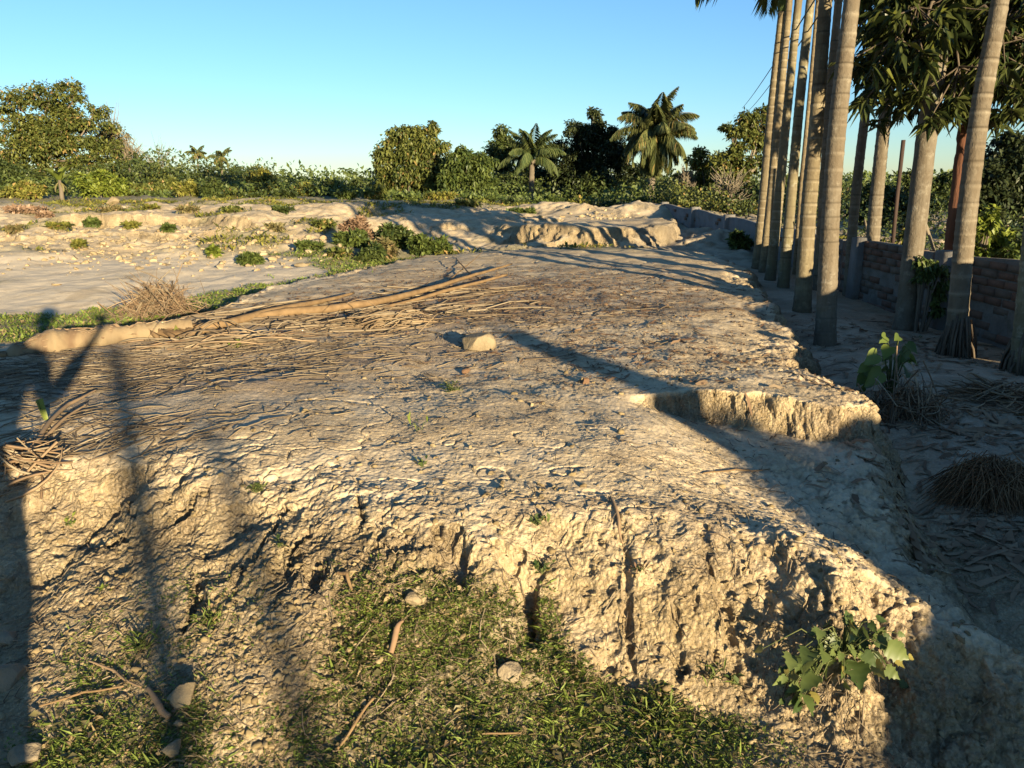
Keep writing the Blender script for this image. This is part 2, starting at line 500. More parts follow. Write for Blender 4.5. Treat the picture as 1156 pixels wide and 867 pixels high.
# upright runnels and creases in the cut faces
d = d + facy * (-0.034 * np.abs(fbm3(wx_ * 5.5, wy_ * 5.5, z_ * 3.6, 3, 102)) + 0.012 - 0.034 * np.abs(fbm3(wx_ * 12, wy_ * 12, z_ * 10, 3, 103, 0.65)))
# clods broken out of the face, each at its own depth
f1, f2, cid = worley3(wx_ * 10, wy_ * 10, z_ * 8, 111)
cm = facy * sstep(-0.3, 0.15, fbm2(x_ * 1.6, y_ * 1.6, 3, 121) + 0.1)
d = d - facy * fine0 * 0.011 * np.abs(fbm3(wx_ * 34, wy_ * 34, z_ * 34, 3, 104, 0.65))
d = d + cm * (0.013 * cid + 0.012 * (np.clip((f2 - f1) * 3.5, 0, 1) - 0.6))
f1b, f2b, cidb = worley3(wx_ * 30, wy_ * 30, z_ * 26, 131)
fine = sstep(9, 5, rl)
patch = sstep(-0.1, 0.3, fbm2(x_ * 2.6 + 3, y_ * 2.6, 3, 122))
d = d + fine * (0.0085 * cidb + 0.007 * (np.clip((f2b - f1b) * 3, 0, 1) - 0.6)) * (0.02 + 0.17 * patch * (1 - facy) + 1.0 * cm)
# a few long shrinkage cracks and flaking layers on the crust
cr = np.abs(fbm2(x_ * 1.3 + 4, y_ * 1.6, 4, 141, 0.55))
d = d - 0.012 * sstep(0.016, 0.0, cr) * onm * sstep(0.0, 0.35, fbm2(x_ * 0.9, y_ * 0.9, 2, 143) + 0.1)
lay = fbm2(x_ * 2.0, y_ * 4.2, 4, 144, 0.6) * 5
d = d + 0.0024 * (sstep(0.35, 0.65, lay - np.floor(lay)) - 0.5) * moundy * (1 - 0.6 * facy) * sstep(11, 5, rl) * (0.35 + 0.9 * patch)
d = d + fine * (0.0019 * noise3(x_ * 60, y_ * 60, z_ * 60, 151) + 0.0022 * noise3(x_ * 120, y_ * 120, z_ * 120, 153))
d = d * np.clip(rl / 4, 1, 2.2)
D = np.zeros_like(Z); D[msk] = d
Pg = Pg + Nn * D[..., None]
# masks used as where-is-what
xx, yy = X, Y
nzA = fbm2(xx * 1.1, yy * 1.1, 4, 201)
gr_front = (1 - MK['f']) * sstep(3.4, 2.9, yy) * sstep(-0.45, 0.45, nzA + 1.0 * np.exp(-((xx + 0.12) / 0.80) ** 2) - 0.28)
gr_front = np.maximum(gr_front, (1 - MK['f']) * sstep(-0.4, 0.5, nzA + 1.2 * dig(xx, yy, (-1.08, 2.02), 0.45, 0.55, 0.3, 2) - 0.3)) * (1 - 0.8 * dig(xx, yy, (-0.72, 2.1), 0.14, 0.6, 0.1, 2))
gr_front *= 1 - sstep(0.0, 0.10, yy - (2.20 - 0.44 * (xx - 0.18)) + 0.12 * fbm2(xx * 4, yy * 4, 3, 208)) * sstep(0.05, 0.2, xx)
gr_front *= sstep(0.3, 0.8, 1 - MK['f'] + 0.25 * fbm2(xx * 4, yy * 4, 3, 207)) * sstep(0.95, 0.7, xx) * (1 - 0.85 * sstep(2.30, 2.45, yy - 0.12 * fbm2(xx * 3, yy * 3, 3, 206) + 0.35 * sstep(-0.5, -0.8, xx)) * sstep(-0.45, -0.7, xx))
pl = lambda u, v, z=0.35: on_z(u, v, z)[:2]
gr_left = sstep(-0.3, 0.2, nzA * 0.5 + dig(xx, yy, pl(60, 350), 3.0, 0.9, 0.35, 2) + dig(xx, yy, pl(300, 322), 2.2, 0.45, 0.9, 2) + dig(xx, yy, (-2.2, 13.6), 1.8, 1.0, 0.5, 2) - 0.42) * (1 - MK['f']) * sstep(5, 6.2, yy)
gr_far = sstep(0.05, 0.3, fbm2(xx * 0.6, yy * 0.6, 4, 203)) * sstep(12.5, 14, yy) * 0.8
gr_far = np.maximum(gr_far, sstep(21, 26, yy)) * (1 - np.clip(MK['pile'] * 2, 0, 1)) * (1 - (poly_sd(xx, yy, BANK) > -0.8))
gr_right = sstep(3.6, 4.4, xx) * sstep(-0.1, 0.3, nzA) * 0.7
GR = np.clip(np.maximum.reduce([gr_front, gr_left, gr_far, gr_right]), 0, 1)
lit_c = on_z(190, 415, ZP); lit_d = on_z(640, 335, ZP); lit_e = on_z(420, 355, ZP)
LIT = (dig(xx, yy, lit_c, 1.7, 1.0, 0.1, 2) + dig(xx, yy, lit_d, 2.2, 1.7, 0.1, 2) + dig(xx, yy, lit_e, 1.6, 1.3, 0.4, 2) + 0.35 * dig(xx, yy, (0.4, 11), 3, 3, 0, 2))
LIT = np.clip(LIT * (0.75 + 0.9 * fbm2(xx * 2.4, yy * 3.2, 4, 205)), 0, 1) * MK['f']
SAND = sstep(-2.0, -3.0, xx) * sstep(8.0, 9.2, yy) * sstep(14.2, 12.8, yy)
LOWDARK = 0.75 * sstep(1.9, 2.7, xx) * (1 - MK['f']) * sstep(1.0, 2.0, yy) * sstep(24, 15, yy) * sstep(9.5, 7.0, xx)  # darker ground tone on the low strip right of the mound
na = len(az)
ii, jj = np.meshgrid(np.arange(na), np.arange(NR - 1), indexing='ij')
i2 = (ii + 1) % na
Q = np.stack([ii * NR + jj, ii * NR + jj + 1, i2 * NR + jj + 1, i2 * NR + jj], -1).reshape(-1, 4)[:, ::-1]
# fan over the centre
ctr = len(az) * NR
Vg = np.vstack([Pg.reshape(-1, 3), [[0, 0, float(Z[:, 0].mean())]]])
T = np.stack([np.arange(na) * NR, ((np.arange(na) + 1) % na) * NR, np.full(na, ctr)], -1)[:, ::-1]

def _p(a): return np.append(a.ravel(), 0)

# soil
m_soil, t, b = newmat('dry_earth')
tc = N(t, 'ShaderNodeTexCoord'); co = tc.outputs['Object']
def attr(n):
    a = N(t, 'ShaderNodeAttribute', attribute_name=n); return a.outputs['Fac']
n_big = noise_node(t, 1.3, 6, 0.6, co); n_mid = noise_node(t, 9, 6, 0.65, co, 0.4); n_fine = noise_node(t, 60, 5, 0.7, co); n_grit = noise_node(t, 220, 3, 0.7, co)
mpg = N(t, 'ShaderNodeMapping'); mpg.inputs['Scale'].default_value = (5, 26, 26); mpg.inputs['Rotation'].default_value = (0, 0, 0.25); t.links.new(co, mpg.inputs[0])
n_str = noise_node(t, 1.0, 5, 0.65, mpg.outputs[0], 0.5)
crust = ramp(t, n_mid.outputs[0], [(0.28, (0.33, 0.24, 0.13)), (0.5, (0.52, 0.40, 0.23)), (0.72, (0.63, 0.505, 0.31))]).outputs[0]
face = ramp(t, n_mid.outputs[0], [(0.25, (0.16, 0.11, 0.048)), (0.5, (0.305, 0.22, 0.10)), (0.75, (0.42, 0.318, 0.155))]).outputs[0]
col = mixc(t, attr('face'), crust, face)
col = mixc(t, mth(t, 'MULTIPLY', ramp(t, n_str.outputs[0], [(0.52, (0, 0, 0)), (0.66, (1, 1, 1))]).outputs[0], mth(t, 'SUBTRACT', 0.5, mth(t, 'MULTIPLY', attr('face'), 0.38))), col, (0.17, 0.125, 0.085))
col = mixc(t, mth(t, 'MULTIPLY', ramp(t, n_big.outputs[0], [(0.45, (0, 0, 0)), (0.62, (1, 1, 1))]).outputs[0], 0.3), col, (0.36, 0.265, 0.16))
col = mixc(t, mth(t, 'MULTIPLY', attr('litter'), mth(t, 'ADD', 0.45, mth(t, 'MULTIPLY', n_fine.outputs[0], 0.7))), col, (0.165, 0.10, 0.06))
col = mixc(t, mth(t, 'MULTIPLY', attr('sand'), 0.75), col, (0.72, 0.60, 0.42))
col = mixc(t, mth(t, 'MULTIPLY', attr('low_dark'), mth(t, 'ADD', 0.3, mth(t, 'MULTIPLY', n_mid.outputs[0], 0.9))), col, (0.135, 0.11, 0.08))
n_pat = noise_node(t, 2.1, 4, 0.6, co, 0.6)
col = mixc(t, mth(t, 'MULTIPLY', ramp(t, n_pat.outputs[0], [(0.5, (0, 0, 0)), (0.6, (1, 1, 1))]).outputs[0], mth(t, 'SUBTRACT', 0.28, mth(t, 'MULTIPLY', attr('face'), 0.26))), col, (0.60, 0.50, 0.35))
col = mixc(t, mth(t, 'MULTIPLY', ramp(t, n_pat.outputs[0], [(0.36, (1, 1, 1)), (0.46, (0, 0, 0))]).outputs[0], 0.4), col, (0.27, 0.19, 0.105))
gcol = ramp(t, n_fine.outputs[0], [(0.35, (0.10, 0.08, 0.035)), (0.65, (0.22, 0.175, 0.08))]).outputs[0]
col = mixc(t, mth(t, 'MULTIPLY', attr('grass'), 0.85), col, gcol)
fargreen = ramp(t, n_mid.outputs[0], [(0.35, (0.05, 0.065, 0.02)), (0.65, (0.11, 0.12, 0.04))]).outputs[0]
col = mixc(t, mth(t, 'MULTIPLY', attr('sward'), 0.75), col, fargreen)
col = mixc(t, 0.25, col, ramp(t, n_fine.outputs[0], [(0.3, (0.12, 0.09, 0.06)), (0.7, (0.62, 0.56, 0.46))]).outputs[0])
col = mixc(t, mth(t, 'MULTIPLY', ramp(t, n_grit.outputs[0], [(0.60, (0, 0, 0)), (0.70, (1, 1, 1))]).outputs[0], 0.45), col, (0.62, 0.57, 0.48))
t.links.new(col, b.inputs['Base Color'])
b.inputs['Roughness'].default_value = 0.96; b.inputs['Specular IOR Level'].default_value = 0.08
hsum = mth(t, 'ADD', mth(t, 'MULTIPLY', n_fine.outputs[0], 1.0), mth(t, 'ADD', mth(t, 'MULTIPLY', n_grit.outputs[0], 0.3), mth(t, 'MULTIPLY', n_str.outputs[0], 0.35)))
vo = N(t, 'ShaderNodeTexVoronoi', feature='F1'); vo.inputs['Scale'].default_value = 62; vo.inputs['Randomness'].default_value = 1.0
wv = N(t, 'ShaderNodeVectorMath', operation='ADD'); wn_ = N(t, 'ShaderNodeVectorMath', operation='SCALE'); wn_.inputs['Scale'].default_value = 0.02
t.links.new(n_fine.outputs['Color'], wn_.inputs[0]); t.links.new(co, wv.inputs[0]); t.links.new(wn_.outputs[0], wv.inputs[1]); t.links.new(wv.outputs[0], vo.inputs['Vector'])
hsum = mth(t, 'ADD', hsum, mth(t, 'MULTIPLY', mth(t, 'MULTIPLY', vo.outputs['Distance'], -0.9), mth(t, 'ADD', 0.25, attr('face'))))
bp = N(t, 'ShaderNodeBump'); bp.inputs['Strength'].default_value = 1.0; bp.inputs['Distance'].default_value = 0.013
t.links.new(mth(t, 'ADD', mth(t, 'ADD', 0.35, mth(t, 'MULTIPLY', attr('face'), 0.5)), mth(t, 'MULTIPLY', ramp(t, n_pat.outputs[0], [(0.38, (1, 1, 1)), (0.58, (0, 0, 0))]).outputs[0], 0.65)), bp.inputs['Strength'])
t.links.new(hsum, bp.inputs['Height']); t.links.new(bp.outputs[0], b.inputs['Normal'])

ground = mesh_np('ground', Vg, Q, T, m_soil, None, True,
                 dict(face=_p(np.clip(np.maximum.reduce([MK['face'], steep * 0.9, (1 - MK['f']) * sstep(3.7, 3.0, yy) * 0.9]) + MK['bank'] * 0.6, 0, 1)), grass=_p(gr_front), sward=_p(np.maximum.reduce([gr_left, gr_far, gr_right])), litter=_p(LIT), sand=_p(SAND), low_dark=_p(LOWDARK)))
ground['kind'] = 'structure'
Nfin = grid_normals(Pg)

def gi(x, y):
    a = math.atan2(x, y)
    if a < az[0]: a += 2 * math.pi
    i = int(np.argmin(np.abs(az - a))); r = math.hypot(x, y)
    j = min(max(int(np.searchsorted(RG[i], r)), 1), NR - 1)
    return i, j, r

def gz(x, y):
    """height of the finished ground"""
    i, j, r = gi(x, y)
    t_ = (r - RG[i, j - 1]) / (RG[i, j] - RG[i, j - 1] + 1e-9)
    return float(Pg[i, j - 1, 2] * (1 - t_) + Pg[i, j, 2] * t_)

def gzs(x, y): return np.array([gz(a, b) for a, b in zip(x, y)])

def hit(u, v, tmax=60):
    """where the sight line through a pixel of the photo meets the ground"""
    d = ray(u, v); t_ = 1.2; 
    while t_ < tmax:
        p = d * t_
        if CAMZ + p[2] < gz(p[0], p[1]): break
        t_ *= 1.006
    return np.array([p[0], p[1], gz(p[0], p[1])])
# ------------------------------------------------------------------ brick boundary wall
m_brick = island_mat('old_brick', [(0.14, 0.075, 0.052), (0.17, 0.10, 0.07), (0.12, 0.09, 0.07), (0.16, 0.125, 0.095)], 0.95, 30, 0.4)
m_mortar = bark_mat('rough_mortar', (0.09, 0.08, 0.068), (0.20, 0.18, 0.155), None, 5, (1, 1, 1), 0.6, (0.10, 0.09, 0.07))
m_render = bark_mat('grey_cement', (0.11, 0.105, 0.10), (0.20, 0.19, 0.175), None, 3, (1, 1, 1), 0.4, (0.12, 0.11, 0.09))

def wx(y): return 4.62 + 0.05 * math.sin(y * 0.5) - 0.012 * max(0, y - 12) ** 1.4
def wtop(y):
    return 0.96 - 0.012 * (y - 7) + 0.02 * math.sin(y * 2.1) + 0.34 * float(sstep(11, 24, y))

def brick_wall(name, label, y0, y1, topf, plaster_from, group):
    w_ = empty(name, (wx(y0), y0, gz(wx(y0), y0)), label, 'wall', group)
    br, mo = Geo(), Geo()
    ys = np.arange(y0, y1 - 0.05, 0.25)
    course = 0.082
    for c in range(22):
        for i, yb in enumerate(ys):
            yc = yb + 0.125 + (0.125 if c % 2 else 0)
            if yc > y1 - 0.1: continue
            zb = 0.02 + c * course
            zt = topf(yc)
            if zb + course > zt + rng.uniform(-0.01, 0.03): continue
            if plaster_from is not None and yc > plaster_from + 0.6 * math.sin(c * 1.3) and rng.random() < 0.93: continue
            if zt - zb > 0.42 and rng.random() < 0.55: continue      # lower courses hidden by render
            br.box((wx(yc) + rng.normal(0, 0.004), yc, zb + course / 2), (0.133 + rng.uniform(0, 0.018), rng.uniform(0.222, 0.238), rng.uniform(0.064, 0.073)), rng.normal(0, 0.012), 0.004)
    n = int((y1 - y0) / 0.2) + 1
    yy_ = np.linspace(y0, y1, n)
    V = []
    for q in yy_:
        zt = topf(q) - 0.02
        for dx, zz in ((-0.058, -0.3), (-0.058, 0.25), (-0.056, 0.5), (-0.054, zt), (0.054, zt), (0.058, -0.3)):
            V.append((wx(q) + dx + rng.normal(0, 0.004), q, zz))
    kk = 6
    Q_ = [[i * kk + j, (i + 1) * kk + j, (i + 1) * kk + (j + 1) % kk, i * kk + (j + 1) % kk] for i in range(n - 1) for j in range(kk)]
    mo.add(V, Q_)
    mo.add([V[j] for j in range(kk)] + [V[(n - 1) * kk + j] for j in range(kk)], [[0, 1, 4, 5], [1, 2, 3, 4], [11, 10, 7, 6], [10, 9, 8, 7]])
    loc = np.array(w_.location)
    def bld(g, nm, mt):
        g.v = [v - loc for v in g.v]; return g.build(nm, mt, w_)
    if br.v: bld(br, 'brick_courses', m_brick)
    bld(mo, 'wall_core', m_mortar if plaster_from is None else m_render)
    return w_, loc

def pillar(w_, loc, y, h, mt, sz=0.24):
    g = Geo()
    z0 = gz(wx(y), y) - 0.25
    g.box(np.array([wx(y) - 0.02, y, (z0 + h) / 2]) - loc, (sz, sz, h - z0), 0, 0.006)
    g.build('pillar', mt, w_)

wall_a, loc_a = brick_wall('brick_wall', 'low brick wall with crumbling red courses and grey pillars behind the palm row', 5.6, 10.6, wtop, None, None)
for py in (6.35, 8.05, 10.1): pillar(wall_a, loc_a, py, wtop(py) + 0.02, m_render)
wall_b, loc_b = brick_wall('cement_wall', 'low grey cement rendered wall running away behind the leftmost palm trunks', 10.7, 27.0, wtop, 10.6, None)
for py in (12.2, 14.3, 16.5, 19.0, 22.0): pillar(wall_b, loc_b, py, wtop(py) + 0.03, m_render, 0.2)
def wtop_hi(y): return 1.28 + 0.02 * math.sin(y * 3)
wall_c, loc_c = brick_wall('brick_wall', 'taller brick wall nearer the standpoint that shades the right slope of the mound', -9.0, 5.3, lambda y: 1.22 - 0.10 * float(sstep(-3.6, -4.6, y)) + 0.03 * math.sin(y * 3), None, None)

# ------------------------------------------------------------------ palms of the row
m_areca = bark_mat('areca_bark', (0.09, 0.075, 0.045), (0.195, 0.16, 0.095), (0.27, 0.225, 0.14), 8, (1, 1, 0.8), 0.45, (0.22, 0.19, 0.12))
m_ring = bark_mat('leaf_scar', (0.16, 0.14, 0.10), (0.26, 0.23, 0.17), None, 12, (1, 1, 1), 0.2)
m_areca_g = bark_mat('mossy_areca_bark', (0.085, 0.08, 0.045), (0.19, 0.175, 0.10), (0.27, 0.24, 0.155), 5, (1, 1, 0.5), 0.35, (0.30, 0.29, 0.22))
m_areca_p = bark_mat('pale_areca_bark', (0.075, 0.066, 0.05), (0.16, 0.14, 0.105), (0.23, 0.205, 0.155), 9, (1, 1, 0.7), 0.5, (0.22, 0.20, 0.155))
m_rootm = bark_mat('dry_root', (0.055, 0.042, 0.03), (0.15, 0.12, 0.085), None, 14, (1, 1, 0.4), 0.3)
for m_ in (m_areca, m_areca_g, m_areca_p):
    t = m_.node_tree; b = t.nodes['Principled BSDF']; lk = b.inputs['Base Color'].links[0]; src = lk.from_socket
    a_ = N(t, 'ShaderNodeAttribute', attribute_name='ring')
    tc = N(t, 'ShaderNodeTexCoord'); mp = N(t, 'ShaderNodeMapping'); mp.inputs['Scale'].default_value = (26, 26, 1.6); t.links.new(tc.outputs['Object'], mp.inputs[0])
    fib = noise_node(t, 1.0, 4, 0.6, mp.outputs[0])
    c1 = mixc(t, mth(t, 'MULTIPLY', ramp(t, fib.outputs[0], [(0.45, (0, 0, 0)), (0.62, (1, 1, 1))]).outputs[0], 0.45), src, (0.075, 0.06, 0.04))
    nb = noise_node(t, 2.2, 5, 0.65, tc.outputs['Object'])
    c1 = mixc(t, mth(t, 'MULTIPLY', ramp(t, nb.outputs[0], [(0.42, (0, 0, 0)), (0.6, (1, 1, 1))]).outputs[0], 0.55), c1, (0.085, 0.065, 0.042))
    oi = N(t, 'ShaderNodeObjectInfo')
    c1 = mixc(t, mth(t, 'MULTIPLY', oi.outputs['Random'], 0.45), c1, (0.135, 0.10, 0.06))
    ns = noise_node(t, 30, 4, 0.7, tc.outputs['Object'])
    c1 = mixc(t, ramp(t, ns.outputs[0], [(0.60, (0, 0, 0)), (0.68, (0.5, 0.5, 0.5))]).outputs[0], c1, (0.05, 0.04, 0.028))
    c2 = mixc(t, mth(t, 'MULTIPLY', a_.outputs['Fac'], 0.5), c1, (0.30, 0.26, 0.19))
    dk = N(t, 'ShaderNodeAttribute', attribute_name='scar')
    c2 = mixc(t, mth(t, 'MULTIPLY', dk.outputs['Fac'], 0.8), c2, (0.045, 0.035, 0.022))
    t.links.new(c2, b.inputs['Base Color'])
m_frond = leaf_mat('palm_leaflet', (0.025, 0.045, 0.012), (0.10, 0.12, 0.03), (0.22, 0.16, 0.06), 0.05, 0.5, 0.2, 0.4)
m_shaft = bark_mat('crownshaft_green', (0.05, 0.08, 0.025), (0.10, 0.13, 0.05), None, 4, (1, 1, 0.3), 0.1)

def frond_geo(g, base, azm, el, L, nleaf, leafL, curl=1.1, droop=0.7, width=0.03, thick=0.016):
    """a feather palm leaf: an arching midrib with two rows of hanging leaflets"""
    n = 14
    s = np.linspace(0, 1, n)
    ang = el - curl * s ** 1.4
    step = L / (n - 1)
    hx = np.concatenate([[0], np.cumsum(np.cos(ang[:-1]) * step)]); hz = np.concatenate([[0], np.cumsum(np.sin(ang[:-1]) * step)])
    ca, sa = math.cos(azm), math.sin(azm)
    pts = np.stack([base[0] + hx * ca, base[1] + hx * sa, base[2] + hz], -1)
    g.tube(pts, thick * (1 - 0.85 * s), 4, False)
    t_ = np.linspace(0.14, 1.0, nleaf)
    pos = np.stack([np.interp(t_, s, pts[:, i]) for i in range(3)], -1)
    tn = np.gradient(pos, axis=0); tn /= np.linalg.norm(tn, axis=1, keepdims=True)
    sidev = np.array([-sa, ca, 0.0])
    prof = np.sin(np.pi * np.clip(0.12 + 0.86 * t_, 0, 1)) ** 0.7
    for sg in (-1, 1):
        dr = droop * (0.7 + 0.6 * rng.random(nleaf))
        d = sidev * sg * 0.85 + tn * (0.45 + 0.5 * t_[:, None]) - np.array([0, 0, 1.0]) * dr[:, None]
        nr = np.cross(d, np.cross(np.tile([0, 0, 1.0], (nleaf, 1)), d)) + 0.2 * rng.standard_normal((nleaf, 3))
        g.leaves(pos, d, nr, leafL * prof * rng.uniform(0.85, 1.1, nleaf), width * rng.uniform(0.8, 1.2, nleaf), 0.2, 0.25)

def areca(base_uv, Y, pts_uv, wpx, H, label, mat, roots=False, crown=True, nm='areca_palm', group='areca palms along the wall', rootz=None):
    """trunk traced through pixels of the photo at its own distance; widths in photo pixels"""
    P = [at_y(base_uv[0], base_uv[1], Y)]
    for u, v in pts_uv: P.append(at_y(u, v, Y))
    P = np.array(P)
    x0 = P[0, 0]; z0 = gz(x0, Y) - 0.03
    dx = (P[-1, 0] - P[0, 0]) / (P[-1, 2] - P[0, 2])
    top = np.array([P[-1, 0] + dx * (H - P[-1, 2]) * 0.8, Y + 0.02 * H, H])
    zs = np.arange(z0, H, 0.014)
    kz = np.concatenate([[z0], P[1:, 2], [H]]); kx = np.concatenate([[x0 - dx * (P[0, 2] - z0)], P[1:, 0], [top[0]]])
    xs = np.interp(zs, kz, kx); 
    xs = np.convolve(np.pad(xs, 50, 'edge'), np.hanning(101) / np.hanning(101).sum(), 'valid')
    xs[:50] = np.interp(zs[:50], kz, kx)
    ph = rng.uniform(0, 6)
    ysp = Y + 0.02 * (zs - z0) + 0.015 * np.sin(zs * 1.1 + ph)
    r0 = 0.84 * wpx / F * Y / 2
    hrel = (zs - z0)
    rad = r0 * (np.maximum(1.04 - 0.085 * hrel, 0.62) + 0.20 * np.exp(-hrel / 0.14))
    # ring scars
    gap = 0.13
    phz = (zs / gap + 0.5 * noise2(zs * 2.1, zs * 0 + ph * 5, 11) + 0.25 * np.sin(zs * 1.3 + ph)) % 1
    rad = rad * (1 + 0.03 * noise2(zs * 1.3, zs * 0 + ph * 3, 9) + 0.05 * np.exp(-((phz - 0.5) / 0.12) ** 2) + 0.012 * noise2(zs * 3, zs * 0 + ph * 10, 3))
    th = empty(nm, (x0, Y, z0), label, 'palm tree', group)
    o0 = np.array([x0, Y, z0])
    g = Geo(); g.tube(np.stack([xs, ysp, zs], -1) - o0, rad, 20, True, 0.006)
    tk = g.build('trunk', mat, th, True)
    rm = np.exp(-((phz - 0.5) / 0.09) ** 2) * np.clip(0.3 + 0.9 * noise2(zs * 1.7, zs * 0 + ph * 7, 5), 0, 1) * sstep(0.1, 0.5, hrel)
    rs2 = np.exp(-((phz - 0.68) / 0.05) ** 2) * np.clip(0.5 + 0.9 * noise2(zs * 2.7, zs * 0 + ph * 4, 6), 0, 1) * sstep(0.05, 0.3, hrel)
    rb = tk.data.attributes.new('scar', 'FLOAT', 'POINT'); rb.data.foreach_set('value', np.concatenate([np.repeat(rs2, 20), [0, 0]]).astype(np.float32))
    ra = tk.data.attributes.new('ring', 'FLOAT', 'POINT'); ra.data.foreach_set('value', np.concatenate([np.repeat(rm, 20), [0, 0]]).astype(np.float32))
    if roots:
        gr = Geo()
        for i in range(46):
            a = rng.uniform(0, 2 * math.pi); hh_ = rng.uniform(0.12, 0.42); rr = r0 * rng.uniform(1.5, 2.3)
            p = [(math.cos(a) * r0 * 0.95, math.sin(a) * r0 * 0.95, hh_), (math.cos(a) * (r0 * 0.6 + rr * 0.5), math.sin(a) * (r0 * 0.6 + rr * 0.5), hh_ * 0.55), (math.cos(a + 0.1) * rr, math.sin(a + 0.1) * rr, -0.05)]
            gr.tube(p, [0.012, 0.011, 0.008], 5, True)
        gr.build('roots', m_rootm, th, True)
    if crown:
        tp = np.array([xs[-1], ysp[-1], zs[-1]]) - o0
        gs = Geo(); gs.tube([tp, tp + [0, 0, 0.35], tp + [0, 0, 0.75]], [r0 * 0.8, r0 * 0.95, r0 * 0.45], 10, True); gs.build('crownshaft', m_shaft, th, True)
        gf = Geo()
        for i in range(9):
            frond_geo(gf, tp + [0, 0, 0.7], i * 2.4 + ph, 1.15 - 0.13 * i, 1.5, 34, 0.55, 1.3 + 0.04 * i, 0.9, 0.045)
        gf.build('fronds', m_frond, th)
    return th

AR = [
    ((854, 306), 12.6, [(862, 230), (873, 120), (884, 20)], 13, 4.15, 'slender palm trunk at the far left end of the row, green fronds at its top', m_areca, False),
    ((862, 308), 12.2, [(871, 220), (881, 120), (892, 12)], 11, 4.25, 'thin areca palm trunk standing second from the left in the row', m_areca, False),
    ((869, 316), 11.6, [(880, 220), (893, 100), (904, 0)], 13, 4.4, 'areca palm trunk third from the left in the row, its upper part dark', m_areca_g, False),
    ((884, 322), 11.0, [(893, 228), (905, 108), (918, 0)], 14, 6.1, 'dark mossy areca palm trunk fourth from the left, close beside a thin pale one', m_areca_g, False),
    ((897, 322), 12.0, [(905, 210), (917, 92), (926, 0)], 7, 6.3, 'thinnest areca trunk, half hidden between the dark mossy one and a stout one', m_areca, False),
    ((905, 349), 9.0, [(913, 240), (924, 140), (935, 0)], 21, 6.4, 'stout sunlit areca palm trunk with a branch shadow across it, fifth of the front row', m_areca, False),
    ((924, 322), 10.8, [(931, 210), (938, 108), (950, 0)], 13, 6.3, 'narrow pale areca trunk peeping out right behind the stout sunlit one', m_areca_p, False),
    ((931, 388), 7.2, [(939, 240), (950, 120), (966, 0)], 25, 6.6, 'thickest and nearest ringed grey areca palm trunk at the edge of the mound', m_areca_p, False),
    ((957, 338), 10.3, [(964, 250), (976, 150), (997, 10)], 13, 5.8, 'slim mottled areca trunk standing by itself right of the thickest one', m_areca_p, False),
    ((980, 338), 10.0, [(986, 270), (998, 160), (1013, 40)], 18, 5.6, 'mottled areca palm trunk with a dark root mound at its foot before the wall pillar', m_areca_p, True),
    ((1079, 402), 6.7, [(1092, 250), (1110, 110), (1134, 0)], 26, 6.0, 'big lichen spotted areca palm trunk with flaring roots in front of the red brick courses', m_areca_p, True),
    ((1150, 440), 6.0, [(1163, 330), (1185, 150), (1205, 0)], 30, 6.0, 'palm trunk in deep shade cut off by the right edge of the photo', m_areca_g, True),
]
for a in AR:
    areca(a[0], a[1], a[2], a[3], a[4], a[5], a[6], a[7])

# bare poles behind the standpoint: only their long shadows fall into the photo
def rear_pole(x, y, top, r, label):
    z0 = gz(x, y) - 0.1; zs = np.linspace(0, top - z0, 60); g = Geo()
    g.tube(np.stack([0.03 * np.sin(zs * 0.8), 0 * zs, zs], -1), r * (1.08 - 0.08 * zs + 0.06 * np.exp(-(((zs / 0.42) % 1 - 0.5) / 0.08) ** 2)), 12, True, 0.01)
    o = g.build('bamboo_pole', m_areca, None, True); o.location = (x, y, z0); tag(o, label, 'pole')
rear_pole(4.9, -9.2, 2.98, 0.065, 'bare pole behind the photographer casting the darker stripe over the left slope')
rear_pole(5.5, -9.6, 2.74, 0.047, 'slimmer bare pole behind the photographer casting the paler stripe over the left slope')

# cut trunk beside the tall wall: its shadow runs diagonally over the mound
st_l = Vector((4.15, -2.7, 0))
def stump_post(x, y, top, r):
    z0 = gz(x, y) - 0.05
    th = empty('palm_stump', (x, y, z0), 'tall cut palm stump behind the photographer throwing the diagonal shadow on the mound', 'stump')
    zs = np.linspace(0, top - z0, 40); g = Geo()
    g.tube(np.stack([0 * zs, 0 * zs, zs], -1), r * (1 + 0.25 * np.exp(-zs / 0.2) + 0.03 * np.sin(zs * 40)), 14, True, 0.01)
    g.build('trunk', m_areca, th, True)
stump_post(5.10, -3.78, 2.16, 0.13)

